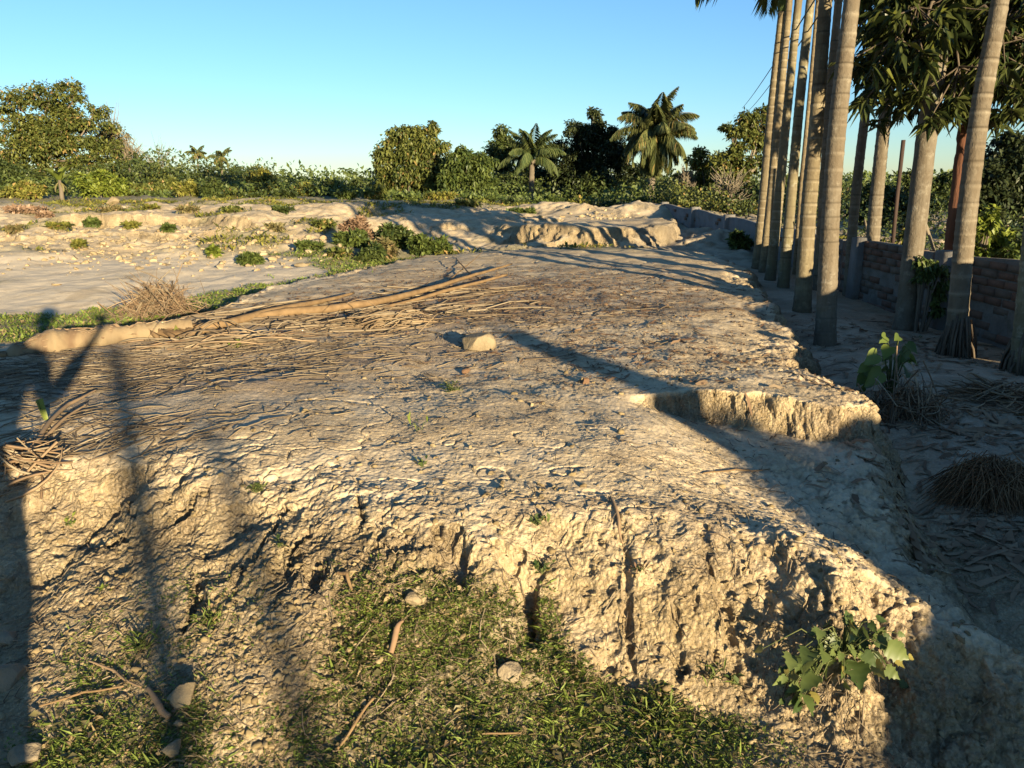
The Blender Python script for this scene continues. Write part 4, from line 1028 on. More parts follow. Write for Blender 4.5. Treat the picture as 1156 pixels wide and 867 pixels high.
# ------------------------------------------------------------------ bushes along the skyline and on the banks
BU = [  # u, v top, half width, Y, leaf, label
    (30, 206, 28, 31, 'yellow', 'wide yellowish bush at far left below the rounded dark tree'),
    (115, 190, 32, 31, 'bright', 'big rounded bright green bush right of the banana plant'),
    (152, 206, 18, 32, 'olive', 'olive bush right beside the big rounded bright green bush'),
    (184, 200, 22, 34, 'olive', 'dusty olive bush under the pale leafless tree'),
    (212, 204, 18, 31, 'yellow', 'pale yellowish bush in front of the loose pair of small palms'),
    (240, 200, 13, 30, 'dark', 'narrow dark bush at the foot of the short sunken palm'),
    (262, 214, 15, 32, 'olive', 'low olive bush below the dark rounded scrub tree'),
    (296, 196, 20, 34, 'yellow', 'tall sunlit yellow green bush right of the dark rounded scrub tree'),
    (286, 220, 20, 29, 'dark', 'dark low bush in front of the tall sunlit yellow green bush'),
    (322, 215, 16, 28, 'dark', 'dark bush at the lowest dip of the skyline'),
    (346, 206, 18, 33, 'yellow', 'sunlit golden bush just right of the skyline dip'),
    (374, 205, 17, 34, 'olive', 'olive bush halfway between skyline dip and the tree with two rounded tops'),
    (391, 214, 14, 30, 'mid', 'green bush in front of the small dark pointed one'),
    (406, 199, 10, 40, 'dark', 'small dark pointed bush left of the tree with two rounded tops'),
    (425, 212, 16, 31, 'olive', 'bush at the left foot of the tree with two rounded tops'),
    (458, 221, 26, 30, 'mid', 'wide leafy bush under the tree with two rounded tops'),
    (498, 218, 22, 30, 'yellow', 'yellowish bush at the right foot of the tree with two rounded tops'),
    (541, 222, 24, 29, 'mid', 'green bush under the medium loose tree'),
    (582, 226, 20, 28, 'dark', 'dark low bush under the dark column shaped tree'),
    (617, 222, 20, 30, 'mid', 'green bush at the foot of the smaller coconut palm'),
    (652, 222, 18, 31, 'yellow', 'straw coloured bush under the broad dark tree'),
    (688, 228, 20, 30, 'dark', 'dark bush right under the broad dark tree'),
    (733, 226, 28, 28, 'mid', 'wide green bush at the foot of the big coconut palm'),
    (766, 232, 22, 26, 'dark', 'dark green bush at the right foot of the big coconut palm'),
    (786, 246, 14, 20, 'mid', 'bushy weed near the far end of the cement wall'),
    (404, 246, 20, 14.6, 'dry', 'reddish brown dry bush on the left of the hollow'),
    (398, 262, 22, 14.0, 'mid', 'green bush in front of the reddish brown dry bush'),
    (448, 254, 22, 14.4, 'dark', 'dark green bush in the middle of the hollow'),
    (478, 262, 16, 13.8, 'mid', 'leafy green bush at the right end of the hollow'),
    (432, 268, 16, 13.4, 'dusty', 'dusty bush at the front of the hollow'),
    (350, 276, 16, 13.6, 'mid', 'low green bush by the small scrap left of the hollow'),
    (384, 286, 14, 13.0, 'olive', 'flat olive bush at the near edge of the hollow'),
    (30, 240, 26, 19.5, 'dry', 'dry pinkish shrub on the bank at far left'),
    (52, 246, 10, 18.5, 'dry', 'smaller dry pinkish shrub right of the larger one on the bank'),
    (128, 233, 13, 20.0, 'dusty', 'dusty shrub on the crest of the left bank'),
    (104, 247, 7, 17.0, 'mid', 'small green tuft left below the dusty shrub on the left bank'),
    (172, 238, 9, 19.5, 'yellow', 'small yellowish tuft right of the dusty shrub on the left bank'),
    (212, 240, 14, 18.6, 'dusty', 'grey green shrub near the eroded edge of the left bank'),
    (67, 263, 14, 16.0, 'yellow', 'yellow green tuft low on the left bank'),
    (241, 278, 6, 13.2, 'bright', 'small upright green weed on the sandy strip, left of a wider one'),
    (282, 285, 13, 12.6, 'mid', 'flat spreading green weed on the sandy strip'),
    (150, 262, 9, 16.5, 'yellow', 'yellow green weed in the middle of the left slope'),
    (18, 270, 10, 15.5, 'dusty', 'dusty weed at the left border of the sandy slope'),
    (192, 268, 8, 15.5, 'mid', 'green weed right of the middle of the left slope'),
    (312, 262, 12, 15.5, 'dusty', 'dusty shrub left above the hollow'),
    (262, 244, 14, 18.5, 'olive', 'olive shrub on the far bank between dusty shrub and hollow'),
    (318, 243, 14, 18.5, 'dark', 'dark shrub on the far bank left of the hollow'),
    (90, 281, 7, 14.0, 'yellow', 'small weed low on the sandy slope at left'),
    (366, 252, 14, 16.5, 'olive', 'olive shrub behind the left part of the hollow'),
    (420, 276, 18, 13.0, 'dark', 'low dark green growth at the bottom of the hollow'),
    (500, 268, 10, 13.8, 'mid', 'small green weed at the far right of the hollow'),
    (528, 240, 18, 22, 'olive', 'low olive bush behind the shaded left end of the bank'),
    (590, 244, 20, 21, 'mid', 'low green bush behind the left end of the cut bank'),
    (835, 262, 12, 14.5, 'mid', 'weed on the spoil heap next to the leftmost palm trunk'),
]
for (u, vt, hw, Y_, lm, lb) in BU:
    x_b = at_y(u, vt, Y_)[0]; zb = gz(x_b, Y_); vb = 433.5 - F * math.tan(math.atan2(zb - CAMZ, Y_) + PITCH)
    hgt = max(vb - vt, 4)
    bl = [(u - hw * 0.45, vt + hgt * 0.55, hw * 0.5, hgt * 0.42), (u + hw * 0.4, vt + hgt * 0.6, hw * 0.5, hgt * 0.4), (u + hw * rng.uniform(-0.25, 0.25), vt + hgt * 0.35, hw * 0.45, hgt * 0.33), (u, vt + hgt * 0.75, hw * 0.8, hgt * 0.25)]
    sz = min(0.17, 0.05 + 0.0035 * Y_)
    nn = int(max(220, min(3800, hw * hgt * (2.6 if Y_ > 24 else 4.0))))
    tree('bush', lb, u, Y_, vt, LM[lm], bl, 'bush', False, leaf=sz, n=nn, droop=0.1, uprt=0.35)

# undergrowth that reads as one mass, and the far tree line
def undergrowth(name, label, n, xr, yr, hb, ha, leaf, mat, sc, seed, fan=True):
    yv = yr[0] + (yr[1] - yr[0]) * rng.random(n) ** 1.2
    xv = (xr[0] + (xr[1] - xr[0]) * rng.random(n)) * ((yv / yr[1]) if fan else 1.0)
    top = np.maximum(hb + ha * fbm2(xv * sc, yv * sc, 4, seed), 0.15)
    zv = gzs(xv, yv) + top * rng.random(n) ** 0.6
    g = Geo(); L = leaf * rng.uniform(0.6, 1.5, n)
    g.leaves(np.stack([xv, yv, zv], -1), rand_dirs(n) + [0, 0, 0.25], rand_dirs(n) * 0.8 + [0, -0.3, 0.9], L, L * 0.5, 0.2, 0.1)
    o = g.build(name, mat); tag(o, label, 'undergrowth', None, 'stuff'); return o
undergrowth('undergrowth', 'tangled green scrub growing between the bushes along the field edge', 50000, (-56, 36), (31, 62), 0.36, 1.05, 0.16, LM['mid'], 0.28, 301)
undergrowth('undergrowth', 'dense green thicket closing the gaps between the middle trees', 20000, (-7.5, 8.5), (38, 48), 0.75, 1.5, 0.17, LM['dark'], 0.35, 304, False)
undergrowth('undergrowth', 'green thicket at the far end of the cement wall', 11000, (4.6, 9.5), (21.5, 29), 0.5, 1.0, 0.11, LM['olive'], 0.6, 305, False)
undergrowth('undergrowth', 'taller green scrub below the trees at the far left', 24000, (-36, -14), (38, 52), 1.0, 2.2, 0.17, LM['dark'], 0.3, 306, False)
undergrowth('undergrowth', 'dark scrub behind the wall and under the right hand trees', 16000, (5.6, 17), (12, 27), 0.75, 0.8, 0.085, LM['dark'], 0.5, 302, False)
undergrowth('far_treeline', 'far tree line along the horizon seen in the dip of the skyline', 26000, (-190, 150), (85, 170), 1.7, 1.8, 0.6, LM['mid'], 0.06, 303)

# ------------------------------------------------------------------ overhead wires
m_wire = island_mat('wire', [(0.05, 0.05, 0.055)], 0.6, 5, 0)
for (a, b_, lb) in [((838, 122, 34), (884, 42, 14), 'left one of two thin overhead wires beside the first palm'), ((846, 124, 34), (892, 50, 14), 'right one of two thin overhead wires beside the first palm')]:
    A = at_y(*a); B = at_y(*b_); B2 = B + (B - A) * 1.0; s = np.linspace(0, 1, 30)[:, None]
    P = A + (B2 - A) * s - np.array([0, 0, 1.0]) * 0.9 * (s * (1 - s)); g = Geo(); g.tube(P, 0.009, 5); tag(g.build('overhead_wire', m_wire), lb, 'wire', 'overhead wires')

# ------------------------------------------------------------------ things lying on the mound
m_wood = bark_mat('weathered_wood', (0.11, 0.075, 0.045), (0.25, 0.18, 0.105), (0.33, 0.25, 0.15), 9, (0.6, 0.6, 0.6), 0.4)
m_stalk = bark_mat('dry_stalk', (0.11, 0.07, 0.035), (0.26, 0.175, 0.09), None, 10, (1, 1, 1), 0.25)
m_twig = island_mat('dry_twig', [(0.12, 0.075, 0.045), (0.25, 0.17, 0.10), (0.36, 0.27, 0.165)], 0.9, 30, 0.1)
m_straw = island_mat('straw', [(0.09, 0.062, 0.038), (0.20, 0.15, 0.092), (0.31, 0.25, 0.165), (0.14, 0.10, 0.064), (0.07, 0.05, 0.034)], 0.85, 30, 0.05)
m_red = island_mat('reddish_litter', [(0.09, 0.05, 0.03), (0.16, 0.09, 0.05), (0.26, 0.17, 0.10), (0.12, 0.08, 0.05)], 0.9, 30, 0.05)
m_rock = bark_mat('pale_stone', (0.14, 0.105, 0.06), (0.24, 0.19, 0.115), (0.30, 0.245, 0.155), 12, (1, 1, 1), 0.5)
m_greyrock = bark_mat('grey_clod', (0.17, 0.135, 0.085), (0.30, 0.245, 0.165), None, 14, (1, 1, 1), 0.6)

def log_on_ground():
    a, b_ = hit(8, 402), hit(218, 377)
    th = empty('fallen_log', ((a + b_) / 2), 'thick pale fallen log with dark bands lying along the left edge of the mound', 'log')
    o0 = (a + b_) / 2
    s = np.linspace(0, 1, 60); P = a + (b_ - a) * s[:, None]; r = 0.088 + 0.010 * np.sin(s * 7) + 0.007 * np.sign(np.sin(s * 26 + 1)) + 0.004 * np.sin(s * 57) - 0.045 * np.exp(-s / 0.05)
    P[:, 2] = gzs(P[:, 0], P[:, 1]) + r * 0.5 - 0.07 * np.exp(-s / 0.09); P[:, 2] = np.convolve(np.pad(P[:, 2], 8, 'edge'), np.ones(17) / 17, 'valid'); P[:, 1] += 0.03 * np.sin(s * 5)
    rr = r * (1 + 0.05 * np.sign(np.sin(s * 38)) * (rng.random(60) > 0.3))
    g = Geo(); g.tube(P - o0, rr * (1 + 0.10 * noise2(s * 23, s * 0 + 2, 31)), 18, True, 0.06); g.build('trunk', m_log, th, True)
    sh = Geo(); bs = Geo()
    for i in range(80):
        k0 = int(rng.uniform(0, 50)); k1 = min(59, k0 + int(rng.uniform(5, 14))); an = rng.uniform(-0.3, 3.4)
        off = np.array([0, -math.cos(an), math.sin(an)])
        bs.tube(P[k0:k1] - o0 + off * (rr[k0:k1, None] + 0.001) + 0.002 * rng.standard_normal((k1 - k0, 1)), np.linspace(0.004, 0.002, k1 - k0) * rng.uniform(0.6, 1.5), 4)
    for i in range(12):
        c = P[0] - o0 + rng.normal(0, 0.03, 3); e = c + np.array([-rng.uniform(0.1, 0.35), rng.uniform(-0.12, 0.12), -0.05]); sh.tube([c, (c + e) / 2 + [0, 0, 0.02], e], [0.02, 0.016, 0.005], 5)
    sh.build('split_fibres', m_stalk, th, True); sh = Geo()
    for i in range(16):
        c = P[int(rng.uniform(46, 60))] - o0; e = c + np.array([rng.uniform(0.1, 0.5), rng.uniform(-0.25, 0.1), 0]); e[2] = -0.02 + c[2] - 0.07
        sh.tube([c + [0, -0.06, 0.02], (c + e) / 2 + [0, 0, 0.03], e], [0.022, 0.02, 0.008], 5)
    sh.build('split_fibres', m_stalk, th, True); bs.build('bark_strips', m_twig, th)
    pt = Geo(); q = P[-4] - o0; pt.leaves(np.array([q + [0.0, -0.11, 0.06]]), np.array([[0.05, -0.05, -1.0]]), np.array([[0, -1, 0.2]]), 0.13, 0.06, 0.05); pt.build('yellow_bract', LM['yellow'], th)
m_log, t, b = newmat('banded_log')
tc = N(t, 'ShaderNodeTexCoord'); mp = N(t, 'ShaderNodeMapping'); mp.inputs['Scale'].default_value = (4.5, 1.2, 1.2); t.links.new(tc.outputs['Object'], mp.inputs[0])
n1 = noise_node(t, 1.0, 4, 0.6, mp.outputs[0]); n2 = noise_node(t, 40, 5, 0.7, tc.outputs['Object'])
c_ = ramp(t, n1.outputs[0], [(0.38, (0.10, 0.06, 0.03)), (0.47, (0.185, 0.135, 0.072)), (0.7, (0.25, 0.195, 0.11))]).outputs[0]
c_ = mixc(t, mth(t, 'MULTIPLY', n2.outputs[0], 0.4), c_, (0.2, 0.14, 0.08)); t.links.new(c_, b.inputs['Base Color']); b.inputs['Roughness'].default_value = 0.9
bp = N(t, 'ShaderNodeBump'); bp.inputs['Strength'].default_value = 0.5; bp.inputs['Distance'].default_value = 0.01; t.links.new(n2.outputs[0], bp.inputs['Height']); t.links.new(bp.outputs[0], b.inputs['Normal'])
log_on_ground()

def lying(name, label, cat, pix, rad, mat, lift=0.0, wob=0.04, seg=8, group=None):
    """a stick traced over the ground through pixels of the photo; lift = height above the ground at each pixel"""
    lift = np.broadcast_to(np.asarray(lift, float), (len(pix),))
    P = np.array([hit(u, v) for u, v in pix]); k_ = len(pix) - 1
    s = np.linspace(0, k_, 12 * k_ + 1)
    Q_ = np.stack([np.interp(s, range(k_ + 1), P[:, i]) for i in range(3)], -1)
    Q_[:, :2] += min(0.012, 0.03 * float(np.linalg.norm(P[-1] - P[0]))) * np.stack([noise2(s * 1.3, s * 0 + 3, 7), noise2(s * 1.3, s * 0 + 9, 8)], -1)
    rad_ = np.interp(s, np.linspace(0, k_, len(np.atleast_1d(rad))), np.atleast_1d(rad)) if np.ndim(rad) else np.full(len(s), rad)
    gz_ = gzs(Q_[:, 0], Q_[:, 1]); gz_ = np.convolve(np.pad(gz_, 4, 'edge'), np.ones(9) / 9, 'valid')
    Q_[:, 2] = np.maximum(gz_, gzs(Q_[:, 0], Q_[:, 1]) - 0.01) + rad_ * 0.7 + np.interp(s, range(k_ + 1), lift)
    o0 = Q_.mean(0); g = Geo(); g.tube(Q_ - o0, rad_, seg, True, wob)
    o = g.build(name, mat, None, True); o.location = o0.tolist(); tag(o, label, cat, group); return o

lying('dry_frond_stalk', 'longest pale frond stalk lying across the mound top, its far end pointing right', 'frond stalk', [(288, 362), (350, 356), (420, 347), (500, 328), (577, 304)], [0.030, 0.040, 0.034, 0.024, 0.012], m_stalk, [0.0, 0.01, 0.02, 0.04, 0.06])
lying('dry_frond_stalk', 'second pale frond stalk just below the longest one, its end cut square', 'frond stalk', [(430, 350), (500, 333), (572, 314)], [0.015, 0.019, 0.015], m_stalk, [0.0, 0.02, 0.04])
lying('dry_frond_stalk', 'broad flat frond stalk between the log and the longest stalk', 'frond stalk', [(205, 376), (260, 370), (330, 352), (400, 338)], [0.03, 0.035, 0.03, 0.012], m_stalk, [0, 0.01, 0.02, 0.05])
lying('dry_branch', 'thin forked branch sticking up behind the two long frond stalks', 'branch', [(478, 330), (505, 322), (524, 308), (546, 296)], [0.009, 0.009, 0.007, 0.003], m_stalk, [0.01, 0.02, 0.05, 0.16])
lying('dry_branch', 'short crooked twig crossing the thin forked branch', 'branch', [(515, 300), (528, 312), (542, 316)], [0.006, 0.009, 0.006], m_stalk, [0.10, 0.05, 0.01])
lying('dry_branch', 'long thin grey stick curving up from the root knot at the left edge', 'branch', [(12, 540), (45, 500), (78, 462), (110, 446)], [0.013, 0.012, 0.010, 0.005], m_twig, [0.0, 0.015, 0.02, 0.02])
lying('dry_branch', 'second thin stick running beside the long curving one at left', 'branch', [(20, 520), (60, 490), (100, 462)], [0.008, 0.009, 0.004], m_twig, [0.0, 0.01, 0.02])
lying('twig', 'dark curved twig hanging on the middle of the front face', 'twig', [(690, 566), (698, 590), (702, 618)], [0.006, 0.007, 0.004], m_twig, 0.004)
lying('twig', 'pale straight straw in the lower left grass beside the stones', 'twig', [(45, 805), (95, 790), (140, 778)], [0.003, 0.004, 0.003], m_stalk, 0.012)
lying('twig', 'thick short brown stick leaning on the larger pale stone in the grass', 'twig', [(168, 786), (180, 804), (192, 818)], [0.007, 0.011, 0.009], m_twig, 0.012)
lying('twig', 'bent pale stalk where the grass meets the face', 'twig', [(382, 658), (392, 660), (398, 672)], [0.006, 0.007, 0.004], m_stalk, [0.02, 0.03, 0.0])
lying('twig', 'slanting thin grey stick in the middle of the grass', 'twig', [(382, 856), (400, 828), (422, 792)], [0.004, 0.005, 0.004], m_stalk, 0.012)
lying('twig', 'short whitish straw lying level near the bottom of the grass', 'twig', [(548, 836), (588, 836)], [0.003, 0.003], m_stalk, 0.014)
lying('twig', 'thin straw lying on the top edge above the front face', 'twig', [(795, 538), (830, 533), (868, 532)], [0.003, 0.004, 0.003], m_stalk, 0.006)
lying('twig', 'dark crooked stick along the left border of the grass', 'twig', [(100, 752), (130, 765), (160, 782)], [0.003, 0.0045, 0.003], m_twig, 0.012)
lying('twig', 'brown curled dead leaf stem in the grass under the face', 'twig', [(442, 745), (448, 722), (455, 706)], [0.009, 0.011, 0.004], m_red, 0.012)

def heap(name, label, cat, cpix, rx, ry, hgt, n, L, rad, mat, seedang=None, curve=0.3, flat=0.3):
    c = hit(*cpix); th = empty(name, c, label, cat); g = Geo(); g2 = Geo()
    for i in range(n):
        p = np.array([rng.normal(0, rx * 0.5), rng.normal(0, ry * 0.5), 0]); p[2] = gz(c[0] + p[0], c[1] + p[1]) - c[2]
        dome = max(0.0, 1 - (p[0] / rx) ** 2 - (p[1] / ry) ** 2); p[2] += hgt * dome * rng.random() ** 0.7
        a = rng.uniform(0, 2 * math.pi) if seedang is None else seedang + rng.normal(0, 0.35) + (math.pi if rng.random() < 0.5 else 0)
        l = L * rng.uniform(0.4, 1.3); d = np.array([math.cos(a), math.sin(a), rng.normal(0, flat)]); sdv = np.array([-d[1], d[0], rng.normal(0, 0.6)]) * curve * l * rng.normal(0, 0.6)
        q = [p - d * l / 2, p - d * l * 0.15 + sdv, p + d * l * 0.2 + sdv, p + d * l / 2]
        q = np.array(q); tt = np.linspace(0, 1, 7)[:, None]; q = q[0] * (1 - tt) ** 3 + 3 * q[1] * tt * (1 - tt) ** 2 + 3 * q[2] * tt ** 2 * (1 - tt) + q[3] * tt ** 3
        lo = gzs(q[:, 0] + c[0], q[:, 1] + c[1]) - c[2]; q[:, 2] = np.maximum(q[:, 2], lo + 0.004)
        (g if i % 3 else g2).tube(q, np.array([1, 1, 0.95, 0.9, 0.8, 0.6, 0.3]) * rad * rng.uniform(0.5, 1.4), 4, False)
    g.build('twigs', mat, th); g2.build('leaf_strips', m_straw if mat is not m_straw else m_twig, th)
    return th
heap('brush_pile', 'heap of tangled brown twigs at the left edge of the mound behind the log', 'brush pile', (180, 357), 0.42, 0.3, 0.34, 460, 0.42, 0.0045, m_twig, None, 0.3, 0.7)
heap('frond_heap', 'heap of curled dry frond strips under the middle of the longest stalk', 'frond heap', (430, 368), 0.38, 0.26, 0.09, 190, 0.36, 0.005, m_wood, 0.6, 0.35, 0.03)
heap('frond_heap', 'spread of flattened dry strips beside the right end of the log', 'frond heap', (255, 388), 0.5, 0.22, 0.06, 120, 0.5, 0.006, m_straw, 0.15, 0.3, 0.06)
heap('root_knot', 'knot of grey roots and fibres at the left border of the mound', 'roots', (30, 528), 0.13, 0.09, 0.09, 60, 0.2, 0.005, m_twig, 0.6, 0.5, 0.5)
heap('fibre_clump', 'dark clump of hanging dry fibres beside the gully behind the lit block', 'fibre clump', (1020, 470), 0.22, 0.26, 0.2, 260, 0.26, 0.0045, m_twig, 1.3, 0.4, 0.8)
heap('fibre_clump', 'patch of dark dry leaf strips in the shade near the right edge', 'fibre clump', (1125, 452), 0.35, 0.25, 0.10, 160, 0.3, 0.006, m_twig, 0.2, 0.3, 0.3)

m_brownfib = island_mat('brown_fibre', [(0.10, 0.055, 0.028), (0.20, 0.12, 0.06), (0.29, 0.19, 0.10)], 0.9, 30, 0.05)
def grass_hump(label, pix, rx, ry, hgt, n):
    c = hit(*pix); th = empty('dry_grass_clump', c, label, 'grass clump'); g = Geo()
    for i in range(n):
        a = rng.uniform(0, 2 * math.pi); r0 = rng.random() ** 0.5 * 0.55
        p = np.array([math.cos(a) * r0 * rx, math.sin(a) * r0 * ry, hgt * (1 - r0 ** 2)])
        a += rng.normal(0, 0.5); p = p + rng.normal(0, 0.025, 3); o = np.array([math.cos(a) * rx, math.sin(a) * ry, 0]) * rng.uniform(0.5, 1.3) + rng.normal(0, 0.04, 3); o[2] = gz(c[0] + o[0], c[1] + o[1]) - c[2] + 0.005
        m_ = (p + o) / 2 + np.array([0, 0, 0.35 * hgt]); g.tube([p * [0.5, 0.5, 1], p + [0, 0, 0.03], m_, o], np.array([1, 1, 0.9, 0.4]) * 0.0028, 3, False)
    core = Geo(); core.tube([[0, 0, -0.05], [0, 0, hgt * 0.4], [0, 0, hgt * 0.85], [0, 0, hgt]], np.array([0.85, 0.75, 0.4, 0.05]) * min(rx, ry), 12, True, 0.06); core.build('root_ball', m_greyrock, th, True)
    g.build('blades', m_brownfib, th)
grass_hump('drooping brown dry grass hump in the shaded gully near the right edge', (1118, 560), 0.24, 0.19, 0.13, 1300)

def rock(name, label, pix, size, mat, cuts=9, sink=0.3, rz=0.0, seed=1, cat='stone'):
    import bmesh
    r_ = np.random.default_rng(seed); bm = bmesh.new(); bmesh.ops.create_icosphere(bm, subdivisions=4, radius=1.0)
    V = np.array([v.co[:] for v in bm.verts])
    for i in range(cuts):
        nrm = r_.standard_normal(3); nrm /= np.linalg.norm(nrm); dd = r_.uniform(0.45, 0.8)
        over = np.maximum(V @ nrm - dd, 0); V = V - over[:, None] * nrm
    V = V * (1 + 0.05 * fbm3(V[:, 0] * 3, V[:, 1] * 3, V[:, 2] * 3, 4, seed, 0.6)[:, None])
    V = V * np.array(size) / 2 / 0.8; ca, sa = math.cos(rz), math.sin(rz)
    V = np.stack([V[:, 0] * ca - V[:, 1] * sa, V[:, 0] * sa + V[:, 1] * ca, V[:, 2]], -1)
    for v, c in zip(bm.verts, V): v.co = c
    for f in bm.faces: f.smooth = True
    me = bpy.data.meshes.new(name); bm.to_mesh(me); bm.free(); me.materials.append(mat)
    o = obj(name, me); p = hit(*pix); o.location = (p[0], p[1], p[2] + size[2] * (0.5 - sink)); tag(o, label, cat); return o
rock('stone', 'pale wedge shaped stone alone in the middle of the mound top, casting a long shadow', (536, 394), (0.26, 0.15, 0.15), m_rock, 7, 0.22, -0.35, 4)
rock('stone', 'larger pale angular stone in the lower left grass', (206, 790), (0.085, 0.08, 0.075), m_rock, 10, 0.25, 0.4, 11)
rock('stone', 'smaller pale stone below the larger angular one in the lower left grass', (196, 852), (0.055, 0.055, 0.045), m_rock, 10, 0.25, 1.0, 12)
rock('stone', 'tiny pale pebble between the two pale stones in the lower left grass', (203, 824), (0.033, 0.03, 0.025), m_rock, 9, 0.25, 0.2, 13)
rock('stone', 'shaded rounded grey clod in the bottom left corner', (32, 858), (0.085, 0.07, 0.06), m_greyrock, 16, 0.25, 0.2, 14, 'clod')
rock('stone', 'shaded grey clod at the left edge, largest of the dark rubble', (12, 770), (0.13, 0.11, 0.08), m_greyrock, 16, 0.25, 0.8, 15, 'clod')
rock('stone', 'shaded grey clod at the left edge above the largest one', (8, 725), (0.09, 0.08, 0.06), m_greyrock, 16, 0.3, 0.3, 16, 'clod')
rock('stone', 'pale grey stone where the grass meets the face', (467, 682), (0.06, 0.05, 0.04), m_rock, 9, 0.25, 0.5, 17)
rock('stone', 'brownish clod in the right part of the grass', (578, 762), (0.075, 0.055, 0.05), m_greyrock, 7, 0.3, 0.1, 18, 'clod')
rock('stone', 'little orange brown clod with a short shadow right of the middle of the top', (660, 433), (0.045, 0.04, 0.04), m_red, 9, 0.2, 0.1, 19, 'clod')
rock('stone', 'small reddish clod left of the middle of the top, above the weed tuft', (526, 422), (0.06, 0.05, 0.035), m_red, 8, 0.25, 0.6, 20, 'clod')
rock('stone', 'pale rubble lump on the crest of the left bank', (128, 232), (0.34, 0.3, 0.26), m_rock, 9, 0.2, 0.6, 21)
rock('stone', 'flat pale scrap lying at the edge of the hollow', (340, 301), (0.18, 0.09, 0.07), m_rock, 9, 0.2, 0.1, 22)

# ------------------------------------------------------------------ litter, gravel, grass: nobody could count these
def scatter_litter(name, label, regs, mat, L, rad, flat=False):
    g = Geo()
    for (n, cpix, rx, ry, ang, aj) in regs:
        c = hit(*cpix)
        for i in range(n):
            x = c[0] + rng.normal(0, rx * 0.5); y = c[1] + rng.normal(0, ry * 0.5)
            a = ang + rng.normal(0, aj); l = rng.uniform(*L) * (0.5 + rng.random()); dx, dy = math.cos(a) * l / 2, math.sin(a) * l / 2
            bx = rng.normal(0, 0.10) * l
            pts = [(x - dx, y - dy), (x - dx * 0.3 - dy * 0.1 + bx, y - dy * 0.3 + bx), (x + dx * 0.4 + bx, y + dy * 0.4 + bx * 0.5), (x + dx, y + dy)]
            r = rng.uniform(*rad)
            P = [(p, q, gz(p, q) + r * 0.8 + rng.uniform(0, 0.012)) for p, q in pts]
            if flat:
                s_ = np.array([-math.sin(a), math.cos(a), rng.normal(0, 0.25)]) * r * 2.2; P = np.array(P)
                V = np.stack([P - s_ * np.array([0.5, 1, 0.9, 0.1])[:, None], P + s_ * np.array([0.5, 1, 0.9, 0.1])[:, None]], 1).reshape(-1, 3)
                g.add(V, [[0, 1, 3, 2], [2, 3, 5, 4], [4, 5, 7, 6]])
            else: g.tube(P, [r, r, r * 0.8, r * 0.4], 4, False)
    return tag(g.build(name, mat), label, 'litter', None, 'stuff')
scatter_litter('dry_litter', 'layer of pale dry stalks and straw strewn over the left side of the mound top',
    [(720, (170, 415), 1.7, 0.8, 0.1, 0.7), (420, (60, 430), 1.0, 0.9, 0.2, 1.0), (330, (330, 395), 1.5, 0.9, 0.15, 0.9), (240, (90, 500), 0.9, 0.35, 0.3, 0.9), (300, (560, 360), 2.0, 1.2, 0.2, 0.9)], m_straw, (0.05, 0.32), (0.001, 0.0042))
scatter_litter('dry_litter', 'broken sticks and split stalks tangled along the two long frond stalks',
    [(150, (400, 352), 1.7, 0.45, 0.75, 0.5), (70, (300, 366), 0.9, 0.4, 0.3, 0.7), (60, (500, 330), 0.9, 0.5, 0.8, 0.5)], m_straw, (0.15, 0.7), (0.003, 0.010))
scatter_litter('dry_litter', 'reddish brown leaf litter strewn over the far part of the mound top',
    [(2600, (640, 338), 2.4, 2.0, 0.1, 0.9), (1100, (560, 318), 2.4, 2.4, 0.1, 0.9), (1200, (440, 350), 1.6, 1.0, 0.3, 0.9), (600, (720, 400), 1.2, 1.0, 0.1, 0.9)], m_red, (0.02, 0.11), (0.0015, 0.0045), True)
scatter_litter('dry_litter', 'thin sparse straw and root bits over the whole mound top and face',
    [(420, (560, 470), 1.9, 1.5, 0.1, 0.9), (240, (800, 500), 1.0, 1.2, 0.1, 0.9), (240, (350, 560), 1.7, 0.5, 0.2, 1.0), (160, (760, 640), 0.9, 0.5, 0.4, 1.2), (200, (60, 720), 0.35, 0.35, 0.4, 0.9), (140, (250, 760), 0.6, 0.4, 0.4, 1.2), (200, (480, 760), 0.9, 0.4, 0.4, 1.3), (160, (940, 800), 0.3, 0.3, 1.2, 0.8)], m_straw, (0.02, 0.09), (0.0009, 0.0024))
scatter_litter('dry_litter', 'dark leaf litter strewn on the shaded ground between mound and wall',
    [(500, (1080, 480), 1.1, 1.0, 0.2, 0.8), (420, (1020, 390), 1.2, 1.6, 0.3, 0.8), (300, (1130, 610), 0.7, 0.6, 0.2, 0.8)], m_twig, (0.05, 0.2), (0.002, 0.008), True)

